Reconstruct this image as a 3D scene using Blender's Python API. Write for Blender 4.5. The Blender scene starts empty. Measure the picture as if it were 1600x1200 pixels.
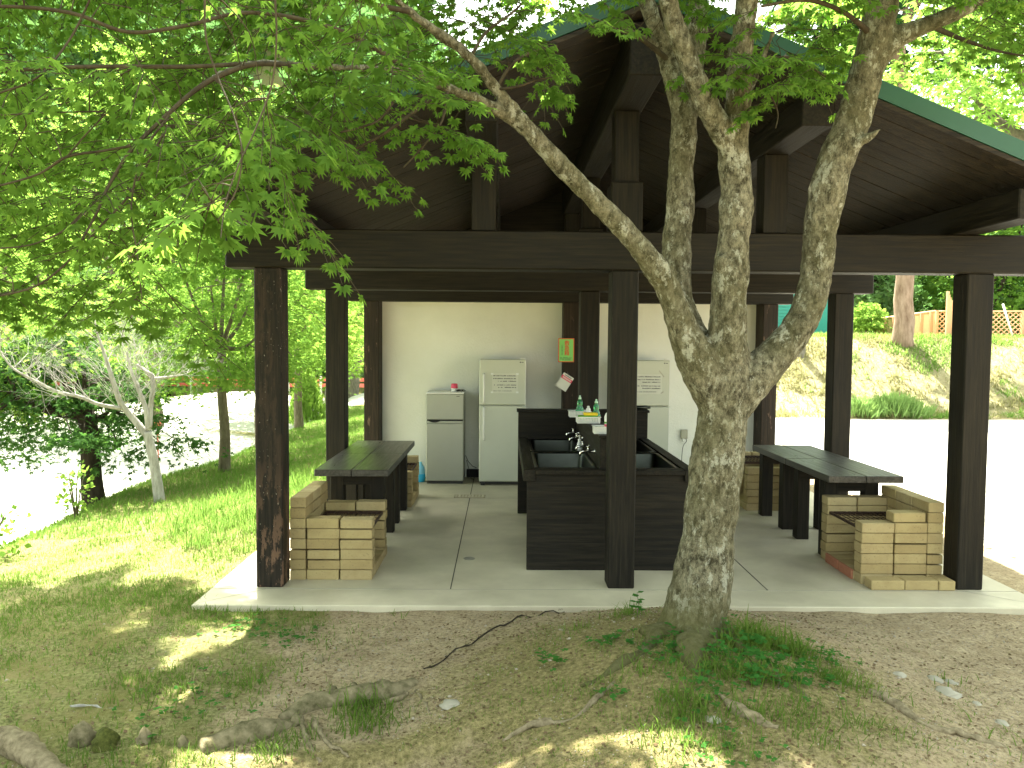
import bpy, math, random
import numpy as np
from mathutils import Vector, Matrix, Euler
random.seed(7); RNG = np.random.default_rng(11)
R = math.radians
sc = bpy.context.scene
COL = sc.collection

# ------------------------------------------------------------------ camera
EYE = 1.755
cam_d = bpy.data.cameras.new('camera'); cam = bpy.data.objects.new('camera', cam_d); COL.objects.link(cam)
cam_d.sensor_width = 36; cam_d.lens = 36 * 1240 / 1600; cam_d.clip_end = 2000; cam_d.clip_start = .05
cam.matrix_world = (Matrix.Translation((0, 0, EYE)) @ Matrix.Rotation(-math.atan(15 / 1240), 4, 'Z')
                    @ Matrix.Rotation(math.pi / 2 - math.atan(64 / 1240), 4, 'X') @ Matrix.Rotation(.0075, 4, 'Z'))
sc.camera = cam
_R3 = cam.matrix_world.to_3x3()
def P(px, py, Y):
    """point at depth Y along the line of sight measured on the photograph"""
    d = _R3 @ Vector(((px - 800) / 1240, (600 - py) / 1240, -1))
    t = Y / d.y
    return Vector((d.x * t, Y, EYE + d.z * t))

# ------------------------------------------------------------------ noise
def vnoise(x, y, seed=0):
    x = np.asarray(x, float); y = np.asarray(y, float)
    xi = np.floor(x).astype(np.int64); yi = np.floor(y).astype(np.int64)
    fx = x - xi; fy = y - yi; fx = fx * fx * (3 - 2 * fx); fy = fy * fy * (3 - 2 * fy)
    def h(a, b):
        n = (a * 374761393 + b * 668265263 + seed * 974711) & 0xffffffff
        n = ((n ^ (n >> 13)) * 1274126177) & 0xffffffff
        return ((n ^ (n >> 16)) & 0xffff) / 65535.0
    return (h(xi, yi) * (1 - fx) + h(xi + 1, yi) * fx) * (1 - fy) + (h(xi, yi + 1) * (1 - fx) + h(xi + 1, yi + 1) * fx) * fy
def fbm(x, y, seed=0, o=3):
    s = 0; a = .5; f = 1
    for i in range(o):
        s = s + a * vnoise(x * f, y * f, seed + i * 17); a *= .5; f *= 2.1
    return s / (1 - .5 ** o)
def sstep(a, b, x):
    t = np.clip((x - a) / (b - a), 0, 1); return t * t * (3 - 2 * t)

# ------------------------------------------------------------------ materials
MATS = {}
def newmat(name):
    m = bpy.data.materials.new(name); m.use_nodes = True
    nt = m.node_tree; nt.nodes.clear()
    out = nt.nodes.new('ShaderNodeOutputMaterial')
    MATS[name] = m
    return m, nt, out
def N(nt, t, **kw):
    n = nt.nodes.new(t)
    for k, v in kw.items():
        if k.startswith('_'): setattr(n, k[1:], v)
        else: n.inputs[k.replace('__', ' ')].default_value = v
    return n
def ramp(nt, fac, stops, interp='LINEAR'):
    r = nt.nodes.new('ShaderNodeValToRGB'); r.color_ramp.interpolation = interp
    els = r.color_ramp.elements
    while len(els) < len(stops): els.new(.5)
    for e, (p, c) in zip(els, stops):
        e.position = p; e.color = (c, c, c, 1) if not hasattr(c, '__len__') else (*c[:3], 1)
    nt.links.new(fac, r.inputs[0]); return r.outputs[0]
def mixc(nt, fac, a, b, mode='MIX'):
    m = nt.nodes.new('ShaderNodeMix'); m.data_type = 'RGBA'; m.blend_type = mode
    for i, v in ((0, fac), (6, a), (7, b)):
        if isinstance(v, bpy.types.NodeSocket): nt.links.new(v, m.inputs[i])
        else: m.inputs[i].default_value = v if i == 0 else (*v[:3], 1)
    return m.outputs[2]
def noise(nt, scale, detail=5, rough=.55, coord='Object', stretch=(1, 1, 1), off=(0, 0, 0), rand=False):
    tc = nt.nodes.new('ShaderNodeTexCoord'); mp = nt.nodes.new('ShaderNodeMapping')
    nt.links.new(tc.outputs[coord], mp.inputs[0]); mp.inputs['Scale'].default_value = stretch; mp.inputs['Location'].default_value = off
    if rand:
        oi = nt.nodes.new('ShaderNodeObjectInfo'); ml = nt.nodes.new('ShaderNodeMath'); ml.operation = 'MULTIPLY'; ml.inputs[1].default_value = 37
        nt.links.new(oi.outputs['Random'], ml.inputs[0]); nt.links.new(ml.outputs[0], mp.inputs['Location'])
    n = nt.nodes.new('ShaderNodeTexNoise'); n.inputs['Scale'].default_value = scale; n.inputs['Detail'].default_value = detail
    n.inputs['Roughness'].default_value = rough
    nt.links.new(mp.outputs[0], n.inputs[0]); return n.outputs[0]
def bump(nt, h, strength, dist=.01):
    b = nt.nodes.new('ShaderNodeBump'); b.inputs['Strength'].default_value = strength; b.inputs['Distance'].default_value = dist
    nt.links.new(h, b.inputs['Height']); return b.outputs[0]
def principled(nt, out, col, rough=.6, metal=0., nrm=None, spec=.5):
    p = nt.nodes.new('ShaderNodeBsdfPrincipled')
    for k, v in (('Base Color', col), ('Roughness', rough), ('Metallic', metal), ('Specular IOR Level', spec)):
        if isinstance(v, bpy.types.NodeSocket): nt.links.new(v, p.inputs[k])
        else: p.inputs[k].default_value = (*v[:3], 1) if k == 'Base Color' else v
    if nrm is not None: nt.links.new(nrm, p.inputs['Normal'])
    nt.links.new(p.outputs[0], out.inputs[0]); return p
def plain(name, col, rough=.5, metal=0., spec=.5, var=.12):
    m, nt, out = newmat(name)
    n = noise(nt, 9, 4)
    c = mixc(nt, n, [v * (1 - var) for v in col], [min(1, v * (1 + var)) for v in col])
    principled(nt, out, c, rough, metal, spec=spec); return m
def wood(name, axis, dark, light, worn=0., wornc=(.10, .06, .04), low=False):
    m, nt, out = newmat(name)
    st = [1, 1, 1]; st[axis] = .045
    g = noise(nt, 55, 7, .65, stretch=st, rand=True)
    g2 = noise(nt, 9, 4, .6, stretch=[1 if i != axis else .12 for i in range(3)], rand=True)
    c = mixc(nt, ramp(nt, g, [(.4, 0.), (.7, 1.)]), dark, light)
    c = mixc(nt, ramp(nt, g2, [(.35, 0.), (.7, .55)]), c, [v * .55 for v in dark])
    if worn > 0:
        w = noise(nt, 14, 8, .7, stretch=[1 if i != axis else .22 for i in range(3)], rand=True)
        fac = ramp(nt, w, [(.64 - worn * .1, 0.), (.68 - worn * .1, .8)])
        if low:
            tc = nt.nodes.new('ShaderNodeTexCoord'); sp = nt.nodes.new('ShaderNodeSeparateXYZ'); nt.links.new(tc.outputs['Object'], sp.inputs[0])
            mr = nt.nodes.new('ShaderNodeMapRange'); mr.inputs[1].default_value = .2; mr.inputs[2].default_value = .9; mr.inputs[3].default_value = 1; mr.inputs[4].default_value = .12
            nt.links.new(sp.outputs[2], mr.inputs[0])
            w2 = noise(nt, 9, 8, .7, stretch=(1, 1, .3)); f2 = ramp(nt, w2, [(.5, 0.), (.53, 1.)])
            mm = nt.nodes.new('ShaderNodeMath'); mm.operation = 'MULTIPLY'; nt.links.new(f2, mm.inputs[0]); nt.links.new(mr.outputs[0], mm.inputs[1])
            c = mixc(nt, mm.outputs[0], c, wornc)
            # little specks of flaked paint
            w3 = noise(nt, 70, 3, .6, stretch=(1, 1, .6)); w4 = noise(nt, 5, 2)
            m2 = nt.nodes.new('ShaderNodeMath'); m2.operation = 'MULTIPLY'
            nt.links.new(ramp(nt, w3, [(.66, 0.), (.68, 1.)]), m2.inputs[0]); nt.links.new(ramp(nt, w4, [(.48, 0.), (.56, 1.)]), m2.inputs[1])
            c = mixc(nt, m2.outputs[0], c, (.3, .27, .22))
        else: c = mixc(nt, fac, c, wornc)
    rg = ramp(nt, g, [(.3, .26), (.8, .5)] if 'table' in name else [(.3, .5), (.8, .8)])
    principled(nt, out, c, rg, nrm=bump(nt, g, .6, .006), spec=.5 if axis == 1 and 'table' in name else .2); return m
DK, LT = (.0065, .0055, .0034), (.030, .0245, .0155)
wood('wood_x', 0, DK, LT); wood('wood_y', 1, DK, LT); wood('wood_z', 2, DK, LT)
wood('wood_worn_z', 2, DK, (.04, .028, .02), .8, (.12, .07, .045), True)
wood('wood_brown_z', 2, (.016, .011, .007), (.05, .034, .023), .4, (.16, .1, .07))
wood('table_wood', 1, (.024, .022, .018), (.085, .078, .066), .25, (.13, .12, .10))
wood('soffit_wood', 0, (.014, .011, .008), (.075, .058, .042), .5, (.009, .0075, .006))

m, nt, out = newmat('plaster')
n1 = noise(nt, 45, 6, .6); n2 = noise(nt, 1.3, 4)
c = mixc(nt, ramp(nt, n2, [(.3, 0.), (.7, 1.)]), (.69, .70, .63), (.78, .79, .73))
principled(nt, out, c, .9, nrm=bump(nt, n1, .6, .008), spec=.2)
m, nt, out = newmat('concrete')
n1 = noise(nt, 3, 8, .65); n2 = noise(nt, 90, 4, .7); n3 = noise(nt, .8, 5, .6, off=(3, 1, 0))
c = mixc(nt, ramp(nt, n1, [(.3, 0.), (.7, 1.)]), (.50, .455, .33), (.61, .56, .415))
c = mixc(nt, ramp(nt, n3, [(.42, 0.), (.68, .7)]), c, (.30, .265, .195))
c = mixc(nt, ramp(nt, n2, [(.6, 0.), (.75, .3)]), c, (.25, .22, .17))
n4 = noise(nt, 260, 2, .5)
c = mixc(nt, ramp(nt, n4, [(.68, 0.), (.72, .6)]), c, (.12, .1, .075))
principled(nt, out, c, ramp(nt, n1, [(.2, .42), (.8, .7)]), nrm=bump(nt, n2, .15, .003), spec=.4)
m, nt, out = newmat('brick')
gi = nt.nodes.new('ShaderNodeNewGeometry')
c = ramp(nt, gi.outputs['Random Per Island'], [(0, (.31, .235, .11)), (.35, (.39, .31, .15)), (.7, (.35, .275, .14)), (1, (.44, .36, .195))])
n1 = noise(nt, 60, 5, .65, rand=True); n2 = noise(nt, 8, 5, .6, rand=True)
c = mixc(nt, ramp(nt, n2, [(.42, 0.), (.72, .55)]), c, (.25, .18, .085))
c = mixc(nt, ramp(nt, n1, [(.58, 0.), (.68, .6)]), c, (.18, .13, .07))
principled(nt, out, c, .9, nrm=bump(nt, n1, .5, .004), spec=.2)
m, nt, out = newmat('red_brick')
n1 = noise(nt, 40, 5, .65)
c = mixc(nt, n1, (.30, .10, .06), (.40, .20, .12)); principled(nt, out, c, .9, nrm=bump(nt, n1, .4, .004), spec=.2)
m, nt, out = newmat('sooty_brick')
n1 = noise(nt, 7, 6, .65)
c = mixc(nt, ramp(nt, n1, [(.35, 0.), (.65, 1.)]), (.05, .038, .028), (.30, .22, .13)); principled(nt, out, c, .95, spec=.1)
m, nt, out = newmat('bark')
n1 = noise(nt, 30, 10, .78, stretch=(1, 1, .55)); n2 = noise(nt, 11, 12, .76, stretch=(1, 1, .6), off=(2, 0, 1)); n3 = noise(nt, 3.2, 4, .6); n5 = noise(nt, 110, 4, .7)
c = mixc(nt, ramp(nt, n1, [(.40, 0.), (.62, 1.)]), (.035, .031, .017), (.27, .25, .17))
c = mixc(nt, ramp(nt, n3, [(.42, 0.), (.62, .55)]), c, (.085, .080, .035))
lich = ramp(nt, n2, [(.56, 0.), (.60, .75)]); c = mixc(nt, lich, c, mixc(nt, n1, (.24, .24, .17), (.56, .57, .48)))
n4 = noise(nt, 30, 6, .7, off=(5, 5, 0), stretch=(1, 1, .6)); c = mixc(nt, ramp(nt, n4, [(.56, 0.), (.62, .7)]), c, (.30, .30, .22))
c = mixc(nt, ramp(nt, n5, [(.5, 0.), (.75, .6)]), c, (.02, .02, .01))
# moss at the foot
tc = nt.nodes.new('ShaderNodeTexCoord'); sp = nt.nodes.new('ShaderNodeSeparateXYZ'); nt.links.new(tc.outputs['Object'], sp.inputs[0])
ad = nt.nodes.new('ShaderNodeMath'); ad.operation = 'ADD'; nt.links.new(sp.outputs[2], ad.inputs[0])
ms = nt.nodes.new('ShaderNodeMath'); ms.operation = 'MULTIPLY'; ms.inputs[1].default_value = .45; nt.links.new(n3, ms.inputs[0]); nt.links.new(ms.outputs[0], ad.inputs[1])
c = mixc(nt, ramp(nt, ad.outputs[0], [(.30, .85), (.50, 0.)]), c, mixc(nt, n5, (.045, .048, .016), (.15, .14, .05)))
bh = nt.nodes.new('ShaderNodeMath'); bh.operation = 'ADD'; nt.links.new(n1, bh.inputs[0]); nt.links.new(n5, bh.inputs[1])
principled(nt, out, c, .9, nrm=bump(nt, bh.outputs[0], .9, .012), spec=.15)
def barkm(name, a, b, sc_=20, st=(1, 1, .3)):
    m, nt, out = newmat(name)
    n1 = noise(nt, sc_, 7, .65, stretch=st)
    c = mixc(nt, ramp(nt, n1, [(.3, 0.), (.7, 1.)]), a, b); principled(nt, out, c, .9, nrm=bump(nt, n1, .6, .02), spec=.15); return m
barkm('bark_dark', (.018, .014, .009), (.055, .045, .03)); barkm('bark_grey', (.10, .09, .07), (.24, .22, .18))
barkm('bark_pale', (.22, .205, .18), (.48, .465, .43)); barkm('bark_pine', (.14, .09, .06), (.34, .25, .19), 9); barkm('bark_twig', (.03, .024, .015), (.08, .065, .04))
barkm('bark_mid', (.07, .06, .04), (.17, .15, .10)); barkm('root_bark', (.10, .08, .045), (.30, .25, .16), 28, (1, 1, 1)); barkm('root_mossy', (.045, .045, .014), (.27, .225, .14), 17, (1, 1, 1)); barkm('moss', (.035, .042, .010), (.12, .13, .03), 60, (1, 1, 1))

def leafmat(name, a, b, trans, tmix=.5, hue=True, gloss=0.):
    m, nt, out = newmat(name)
    gi = nt.nodes.new('ShaderNodeNewGeometry')
    n1 = noise(nt, 1.1, 3, .5)
    rnd = gi.outputs['Random Per Island']
    c = mixc(nt, rnd, a, b)
    c = mixc(nt, ramp(nt, n1, [(.35, 0.), (.65, .5)]), c, [v * .6 for v in a])
    d = nt.nodes.new('ShaderNodeBsdfDiffuse'); nt.links.new(c, d.inputs[0])
    t = nt.nodes.new('ShaderNodeBsdfTranslucent')
    tcol = mixc(nt, rnd, trans, [trans[0] * .72, trans[1] * .85, trans[2]]); nt.links.new(tcol, t.inputs[0])
    ms = nt.nodes.new('ShaderNodeMixShader'); ms.inputs[0].default_value = tmix
    nt.links.new(d.outputs[0], ms.inputs[1]); nt.links.new(t.outputs[0], ms.inputs[2])
    g = nt.nodes.new('ShaderNodeBsdfGlossy'); g.inputs['Roughness'].default_value = .45; g.inputs[0].default_value = (.8, .9, .8, 1)
    m2 = nt.nodes.new('ShaderNodeMixShader'); m2.inputs[0].default_value = gloss
    nt.links.new(ms.outputs[0], m2.inputs[1]); nt.links.new(g.outputs[0], m2.inputs[2]); nt.links.new(m2.outputs[0], out.inputs[0]); return m
leafmat('leaf_near', (.055, .12, .024), (.10, .18, .036), (.26, .43, .055), .54)
leafmat('leaf_mid', (.065, .145, .03), (.12, .21, .04), (.27, .44, .06), .5)
leafmat('leaf_bright', (.10, .19, .035), (.165, .26, .05), (.34, .51, .08), .5)
leafmat('leaf_dark', (.032, .08, .024), (.055, .115, .032), (.11, .23, .04), .4)
leafmat('leaf_conifer', (.018, .05, .024), (.035, .08, .035), (.04, .10, .03), .25)
leafmat('leaf_forest', (.09, .18, .06), (.20, .30, .12), (.16, .32, .08), .35)
leafmat('grass_blade', (.075, .14, .025), (.19, .24, .055), (.20, .34, .05), .4)
leafmat('grass_bright', (.10, .19, .035), (.17, .25, .06), (.25, .40, .07), .4)
leafmat('dead_leaf', (.12, .08, .045), (.28, .21, .13), (.15, .1, .05), .2, gloss=0)
leafmat('dry_grass', (.26, .25, .10), (.38, .36, .17), (.3, .28, .12), .3)
leafmat('clump_grass', (.16, .26, .07), (.28, .38, .13), (.3, .45, .12), .4)
leafmat('weed_leaf', (.04, .14, .03), (.07, .20, .04), (.14, .34, .05), .4)
leafmat('red_leaf', (.35, .06, .03), (.5, .12, .04), (.5, .1, .03), .4)

m, nt, out = newmat('ground')
at = lambda nm: (lambda a: (setattr(a, 'attribute_name', nm), a.outputs['Fac'])[1])(nt.nodes.new('ShaderNodeAttribute'))
gA, vA, mA, bA = at('grass'), at('gravel'), at('moss'), at('bank')
big = noise(nt, 2.2, 6, .6); fine = noise(nt, 45, 6, .7); mid = noise(nt, 9, 6, .65); peb = noise(nt, 130, 3, .6)
c = mixc(nt, ramp(nt, mid, [(.3, 0.), (.7, 1.)]), (.36, .28, .165), (.52, .425, .275))
c = mixc(nt, ramp(nt, fine, [(.36, .75), (.56, 0.)]), c, (.13, .09, .05)); c = mixc(nt, ramp(nt, big, [(.5, 0.), (.7, .45)]), c, (.20, .145, .085))
c = mixc(nt, ramp(nt, peb, [(.62, 0.), (.66, .8)]), c, (.38, .33, .25))
def addbreak(a, k=.9, lo=.42, hi=.62):
    mm = nt.nodes.new('ShaderNodeMath'); mm.operation = 'MULTIPLY_ADD'; mm.inputs[1].default_value = k
    sb = nt.nodes.new('ShaderNodeMath'); sb.operation = 'ADD'
    nt.links.new(mid, mm.inputs[0]); mm.inputs[2].default_value = -k / 2
    nt.links.new(mm.outputs[0], sb.inputs[0]); nt.links.new(a, sb.inputs[1])
    return ramp(nt, sb.outputs[0], [(lo, 0.), (hi, 1.)])
gc = mixc(nt, ramp(nt, fine, [(.32, 0.), (.66, 1.)]), (.07, .085, .022), (.34, .33, .14)); gc = mixc(nt, ramp(nt, mid, [(.5, 0.), (.68, .75)]), gc, (.27, .205, .115)); gc = mixc(nt, ramp(nt, big, [(.4, 0.), (.7, .8)]), gc, (.20, .18, .06))
c = mixc(nt, addbreak(mA, 1.5, .35, .8), c, mixc(nt, ramp(nt, fine, [(.3, 0.), (.68, 1.)]), (.085, .075, .026), (.36, .30, .14)))
c = mixc(nt, addbreak(gA), c, gc)
c = mixc(nt, addbreak(vA, .3), c, mixc(nt, fine, (.42, .40, .36), (.60, .58, .53)))
bk = mixc(nt, ramp(nt, mid, [(.3, 0.), (.65, 1.)]), (.24, .20, .10), (.40, .37, .20)); bk = mixc(nt, ramp(nt, fine, [(.35, .6), (.6, 0.)]), bk, (.12, .09, .045))
c = mixc(nt, addbreak(bA, .5), c, bk)
hs = nt.nodes.new('ShaderNodeMath'); hs.operation = 'ADD'; nt.links.new(fine, hs.inputs[0]); nt.links.new(peb, hs.inputs[1])
principled(nt, out, c, .95, nrm=bump(nt, hs.outputs[0], .8, .02), spec=.15)

plain('roof_green', (.012, .075, .040), .45); plain('white_metal', (.52, .54, .44), .35, var=.04); plain('grey_metal', (.34, .35, .30), .35, .25, var=.04)
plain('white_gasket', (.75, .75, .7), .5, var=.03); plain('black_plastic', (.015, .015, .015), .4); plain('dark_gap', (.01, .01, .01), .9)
plain('joint_dark', (.06, .055, .045), .9); plain('joint_light', (.30, .28, .225), .9)
plain('steel', (.055, .06, .052), .3, 1., var=.25); plain('chrome', (.75, .75, .74), .12, 1., var=.02); plain('iron', (.06, .035, .025), .6, .6)
plain('white_plastic', (.72, .74, .70), .4, var=.03); plain('paper', (.60, .61, .52), .7, var=.06); plain('card_white', (.70, .71, .64), .6, var=.05); plain('ink', (.04, .04, .05), .7)
plain('pink', (.75, .07, .14), .4, var=.05); plain('red', (.72, .05, .02), .5, var=.05); plain('sign_green', (.22, .62, .14), .5, var=.04); plain('sign_orange', (.70, .13, .03), .5)
plain('sponge_green', (.12, .36, .04), .9); plain('sponge_yellow', (.75, .55, .03), .9); plain('blue_plastic', (.03, .45, .75), .4); plain('soap_green', (.03, .30, .13), .25, var=.1)
plain('cap_pale', (.45, .68, .50), .4); plain('teal_paint', (.03, .30, .27), .5); plain('orange_wood', (.62, .36, .20), .7); plain('yellow_wood', (.70, .54, .30), .7); plain('rail_red', (.42, .07, .05), .6)
plain('stone', (.30, .28, .22), .85, var=.4); plain('pebble', (.33, .29, .22), .9, var=.4); plain('drain', (.30, .29, .25), .5, .5); plain('grate_pale', (.50, .45, .32), .7); plain('outlet_grey', (.36, .35, .27), .5)
m, nt, out = newmat('bottle_green')
p = principled(nt, out, (.03, .45, .16), .12); p.inputs['Transmission Weight'].default_value = .75

# ------------------------------------------------------------------ mesh helpers
def link(o, parent=None):
    COL.objects.link(o)
    if parent is not None: o.parent = parent
    return o
def npmesh(name, V, F, mats, parent=None, smooth=False, midx=None):
    V = np.asarray(V, np.float32); F = np.asarray(F, np.int32)
    me = bpy.data.meshes.new(name); k = F.shape[1]
    me.vertices.add(len(V)); me.vertices.foreach_set('co', V.ravel())
    me.loops.add(F.size); me.loops.foreach_set('vertex_index', F.ravel())
    me.polygons.add(len(F)); me.polygons.foreach_set('loop_start', np.arange(0, F.size, k, dtype=np.int32))
    for mt in ([mats] if isinstance(mats, str) else mats): me.materials.append(MATS[mt])
    if midx is not None: me.polygons.foreach_set('material_index', np.asarray(midx, np.int32))
    if smooth: me.polygons.foreach_set('use_smooth', np.ones(len(F), bool))
    me.update(calc_edges=True); me.validate()
    return link(bpy.data.objects.new(name, me), parent)
class MB:
    def __init__(s): s.v = []; s.f = []; s.m = []; s.mi = 0; s.sm = []
    def add(s, V, F, smooth=False):
        b = len(s.v); s.v += [tuple(v) for v in V]; s.f += [tuple(i + b for i in f) for f in F]; s.m += [s.mi] * len(F); s.sm += [smooth] * len(F); return s
    def box(s, x0, x1, y0, y1, z0, z1, b=0., M=None):
        if b <= 0:
            V = [(x, y, z) for z in (z0, z1) for y in (y0, y1) for x in (x0, x1)]
            F = [(0, 2, 3, 1), (4, 5, 7, 6), (0, 1, 5, 4), (2, 6, 7, 3), (0, 4, 6, 2), (1, 3, 7, 5)]
        else:   # chamfered
            V = []; F = []; idx = {}
            for sx in (0, 1):
                for sy in (0, 1):
                    for sz in (0, 1):
                        X = (x0, x1)[sx]; Y = (y0, y1)[sy]; Z = (z0, z1)[sz]; dx = b if sx == 0 else -b; dy = b if sy == 0 else -b; dz = b if sz == 0 else -b
                        for a, p in enumerate(((X, Y + dy, Z + dz), (X + dx, Y, Z + dz), (X + dx, Y + dy, Z))):
                            idx[sx, sy, sz, a] = len(V); V.append(p)
            I = lambda *k: idx[k]
            for s_ in (0, 1):
                q = [I(s_, 0, 0, 0), I(s_, 1, 0, 0), I(s_, 1, 1, 0), I(s_, 0, 1, 0)]; F.append(q if s_ else q[::-1])
                q = [I(0, s_, 0, 1), I(1, s_, 0, 1), I(1, s_, 1, 1), I(0, s_, 1, 1)]; F.append(q[::-1] if s_ else q)
                q = [I(0, 0, s_, 2), I(1, 0, s_, 2), I(1, 1, s_, 2), I(0, 1, s_, 2)]; F.append(q if s_ else q[::-1])
            for a_ in (0, 1):
                for b_ in (0, 1):
                    F.append([I(0, a_, b_, 1), I(1, a_, b_, 1), I(1, a_, b_, 2), I(0, a_, b_, 2)][::(1 if a_ != b_ else -1)])
                    F.append([I(a_, 0, b_, 0), I(a_, 1, b_, 0), I(a_, 1, b_, 2), I(a_, 0, b_, 2)][::(-1 if a_ != b_ else 1)])
                    F.append([I(a_, b_, 0, 0), I(a_, b_, 1, 0), I(a_, b_, 1, 1), I(a_, b_, 0, 1)][::(1 if a_ != b_ else -1)])
            for sx in (0, 1):
                for sy in (0, 1):
                    for sz in (0, 1):
                        q = [I(sx, sy, sz, 0), I(sx, sy, sz, 1), I(sx, sy, sz, 2)]; F.append(q if (sx + sy + sz) % 2 else q[::-1])
        if M is not None: V = [M @ Vector(v) for v in V]
        return s.add(V, F)
    def tube(s, pts, rad, n=8, caps=True):
        pts = [Vector(p) for p in pts]; rad = [rad] * len(pts) if not hasattr(rad, '__len__') else rad
        V = []; F = []; t0 = (pts[1] - pts[0]).normalized(); u = t0.orthogonal().normalized()
        for i, p in enumerate(pts):
            t = (pts[min(i + 1, len(pts) - 1)] - pts[max(i - 1, 0)]).normalized()
            u = (u - t * u.dot(t)); u = u.normalized() if u.length > 1e-6 else t.orthogonal().normalized(); w = t.cross(u)
            for k in range(n):
                a = 2 * math.pi * k / n; V.append(p + (u * math.cos(a) + w * math.sin(a)) * rad[i])
        for i in range(len(pts) - 1):
            for k in range(n):
                F.append((i * n + k, i * n + (k + 1) % n, (i + 1) * n + (k + 1) % n, (i + 1) * n + k))
        if caps: F.append(tuple(range(n))[::-1]); F.append(tuple((len(pts) - 1) * n + k for k in range(n)))
        return s.add(V, F, True)
    def lathe(s, prof, c=(0, 0, 0), n=20, sx=1., sy=1.):
        V = []; F = []
        for r, z in prof:
            for k in range(n):
                a = 2 * math.pi * k / n; V.append((c[0] + r * math.cos(a) * sx, c[1] + r * math.sin(a) * sy, c[2] + z))
        for i in range(len(prof) - 1):
            for k in range(n): F.append((i * n + k, i * n + (k + 1) % n, (i + 1) * n + (k + 1) % n, (i + 1) * n + k))
        F.append(tuple(range(n))[::-1]); F.append(tuple((len(prof) - 1) * n + k for k in range(n)))
        return s.add(V, F, True)
    def poly(s, pts): return s.add(pts, [tuple(range(len(pts)))])
    def build(s, name, mats, parent=None, off=(0, 0, 0)):
        me = bpy.data.meshes.new(name); off = Vector(off)
        me.from_pydata([Vector(v) - off for v in s.v], [], s.f)
        for mt in ([mats] if isinstance(mats, str) else mats): me.materials.append(MATS[mt])
        for p, mi, sm in zip(me.polygons, s.m, s.sm): p.material_index = mi; p.use_smooth = sm
        me.update(); return link(bpy.data.objects.new(name, me), parent)
def tag(o, label=None, cat=None, group=None, kind=None):
    if label: o['label'] = label
    if cat: o['category'] = cat
    if group: o['group'] = group
    if kind: o['kind'] = kind
    return o
def empty(name, loc, label, cat, group=None, rz=0):
    o = bpy.data.objects.new(name, None); o.location = loc; o.rotation_euler.z = rz; COL.objects.link(o); o.empty_display_size = .1
    return tag(o, label, cat, group)
def dup(o, loc=None, rz=None, label=None, scale=None):
    r = o.copy(); COL.objects.link(r)
    if loc is not None: r.location = loc
    if rz is not None: r.rotation_euler.z = rz
    if scale is not None: r.scale = scale
    if label: r['label'] = label
    for ch in list(o.children):
        c = ch.copy(); COL.objects.link(c); c.parent = r
        for g in list(ch.children):
            d = g.copy(); COL.objects.link(d); d.parent = c
    return r
def spline(pts, k=6):
    """catmull-rom through (point, radius) pairs"""
    out = []; n = len(pts)
    Q = [(Vector(p), r) for p, r in pts]
    for i in range(n - 1):
        p0, p1, p2, p3 = Q[max(i - 1, 0)], Q[i], Q[i + 1], Q[min(i + 2, n - 1)]
        for j in range(k):
            t = j / k
            f = lambda a, b, c, d: .5 * ((2 * b) + (c - a) * t + (2 * a - 5 * b + 4 * c - d) * t * t + (3 * b - a - 3 * c + d) * t ** 3)
            out.append((f(p0[0], p1[0], p2[0], p3[0]), f(p0[1], p1[1], p2[1], p3[1])))
    out.append(Q[-1]); return out

# ------------------------------------------------------------------ leaves
def lobes(angs, lens, rn, cup=.12):
    """a palmate leaf: quads (origin, notch, tip, notch)"""
    V = [(0, 0, 0)]; F = []; A = [R(a) for a in angs]; n = len(A)
    notch = [A[0] - R(24)] + [(A[i] + A[i + 1]) / 2 for i in range(n - 1)] + [A[-1] + R(24)]
    nr = [rn * .6] + [rn] * (n - 1) + [rn * .6]
    ni = []
    for a, r in zip(notch, nr): ni.append(len(V)); V.append((math.sin(a) * r, math.cos(a) * r, .03))
    for i, (a, l) in enumerate(zip(A, lens)):
        V.append((math.sin(a) * l, math.cos(a) * l, -cup * l)); F.append((0, ni[i], len(V) - 1, ni[i + 1]))
    return np.array(V, float), np.array(F)
LEAF7 = lobes((-128, -82, -40, 0, 40, 82, 128), (.42, .78, .95, 1.05, .95, .78, .42), .40)
LEAF5 = lobes((-95, -45, 0, 45, 95), (.6, .9, 1.05, .9, .6), .38)
CARD = (np.array([(0, 0, 0), (.4, .45, -.03), (0, 1, -.1), (-.4, .45, -.03)], float), np.array([(0, 1, 2, 3)]))
def leaves(C, D, Nn, S, tpl):
    C, D, Nn = (np.asarray(a, float) for a in (C, D, Nn)); S = np.asarray(S, float)
    D = D / np.linalg.norm(D, axis=1, keepdims=True)
    X = np.cross(D, Nn); X /= np.linalg.norm(X, axis=1, keepdims=True) + 1e-9
    Z = np.cross(X, D)
    tv, tf = tpl
    V = C[:, None] + S[:, None, None] * (tv[None, :, 0:1] * X[:, None] + tv[None, :, 1:2] * D[:, None] + tv[None, :, 2:3] * Z[:, None])
    F = tf[None] + (np.arange(len(C)) * len(tv))[:, None, None]
    return V.reshape(-1, 3), F.reshape(-1, tf.shape[1])
def leafobj(name, C, D, Nn, S, tpl, mat, parent=None):
    V, F = leaves(C, D, Nn, S, tpl); return npmesh(name, V, F, mat, parent)

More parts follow.
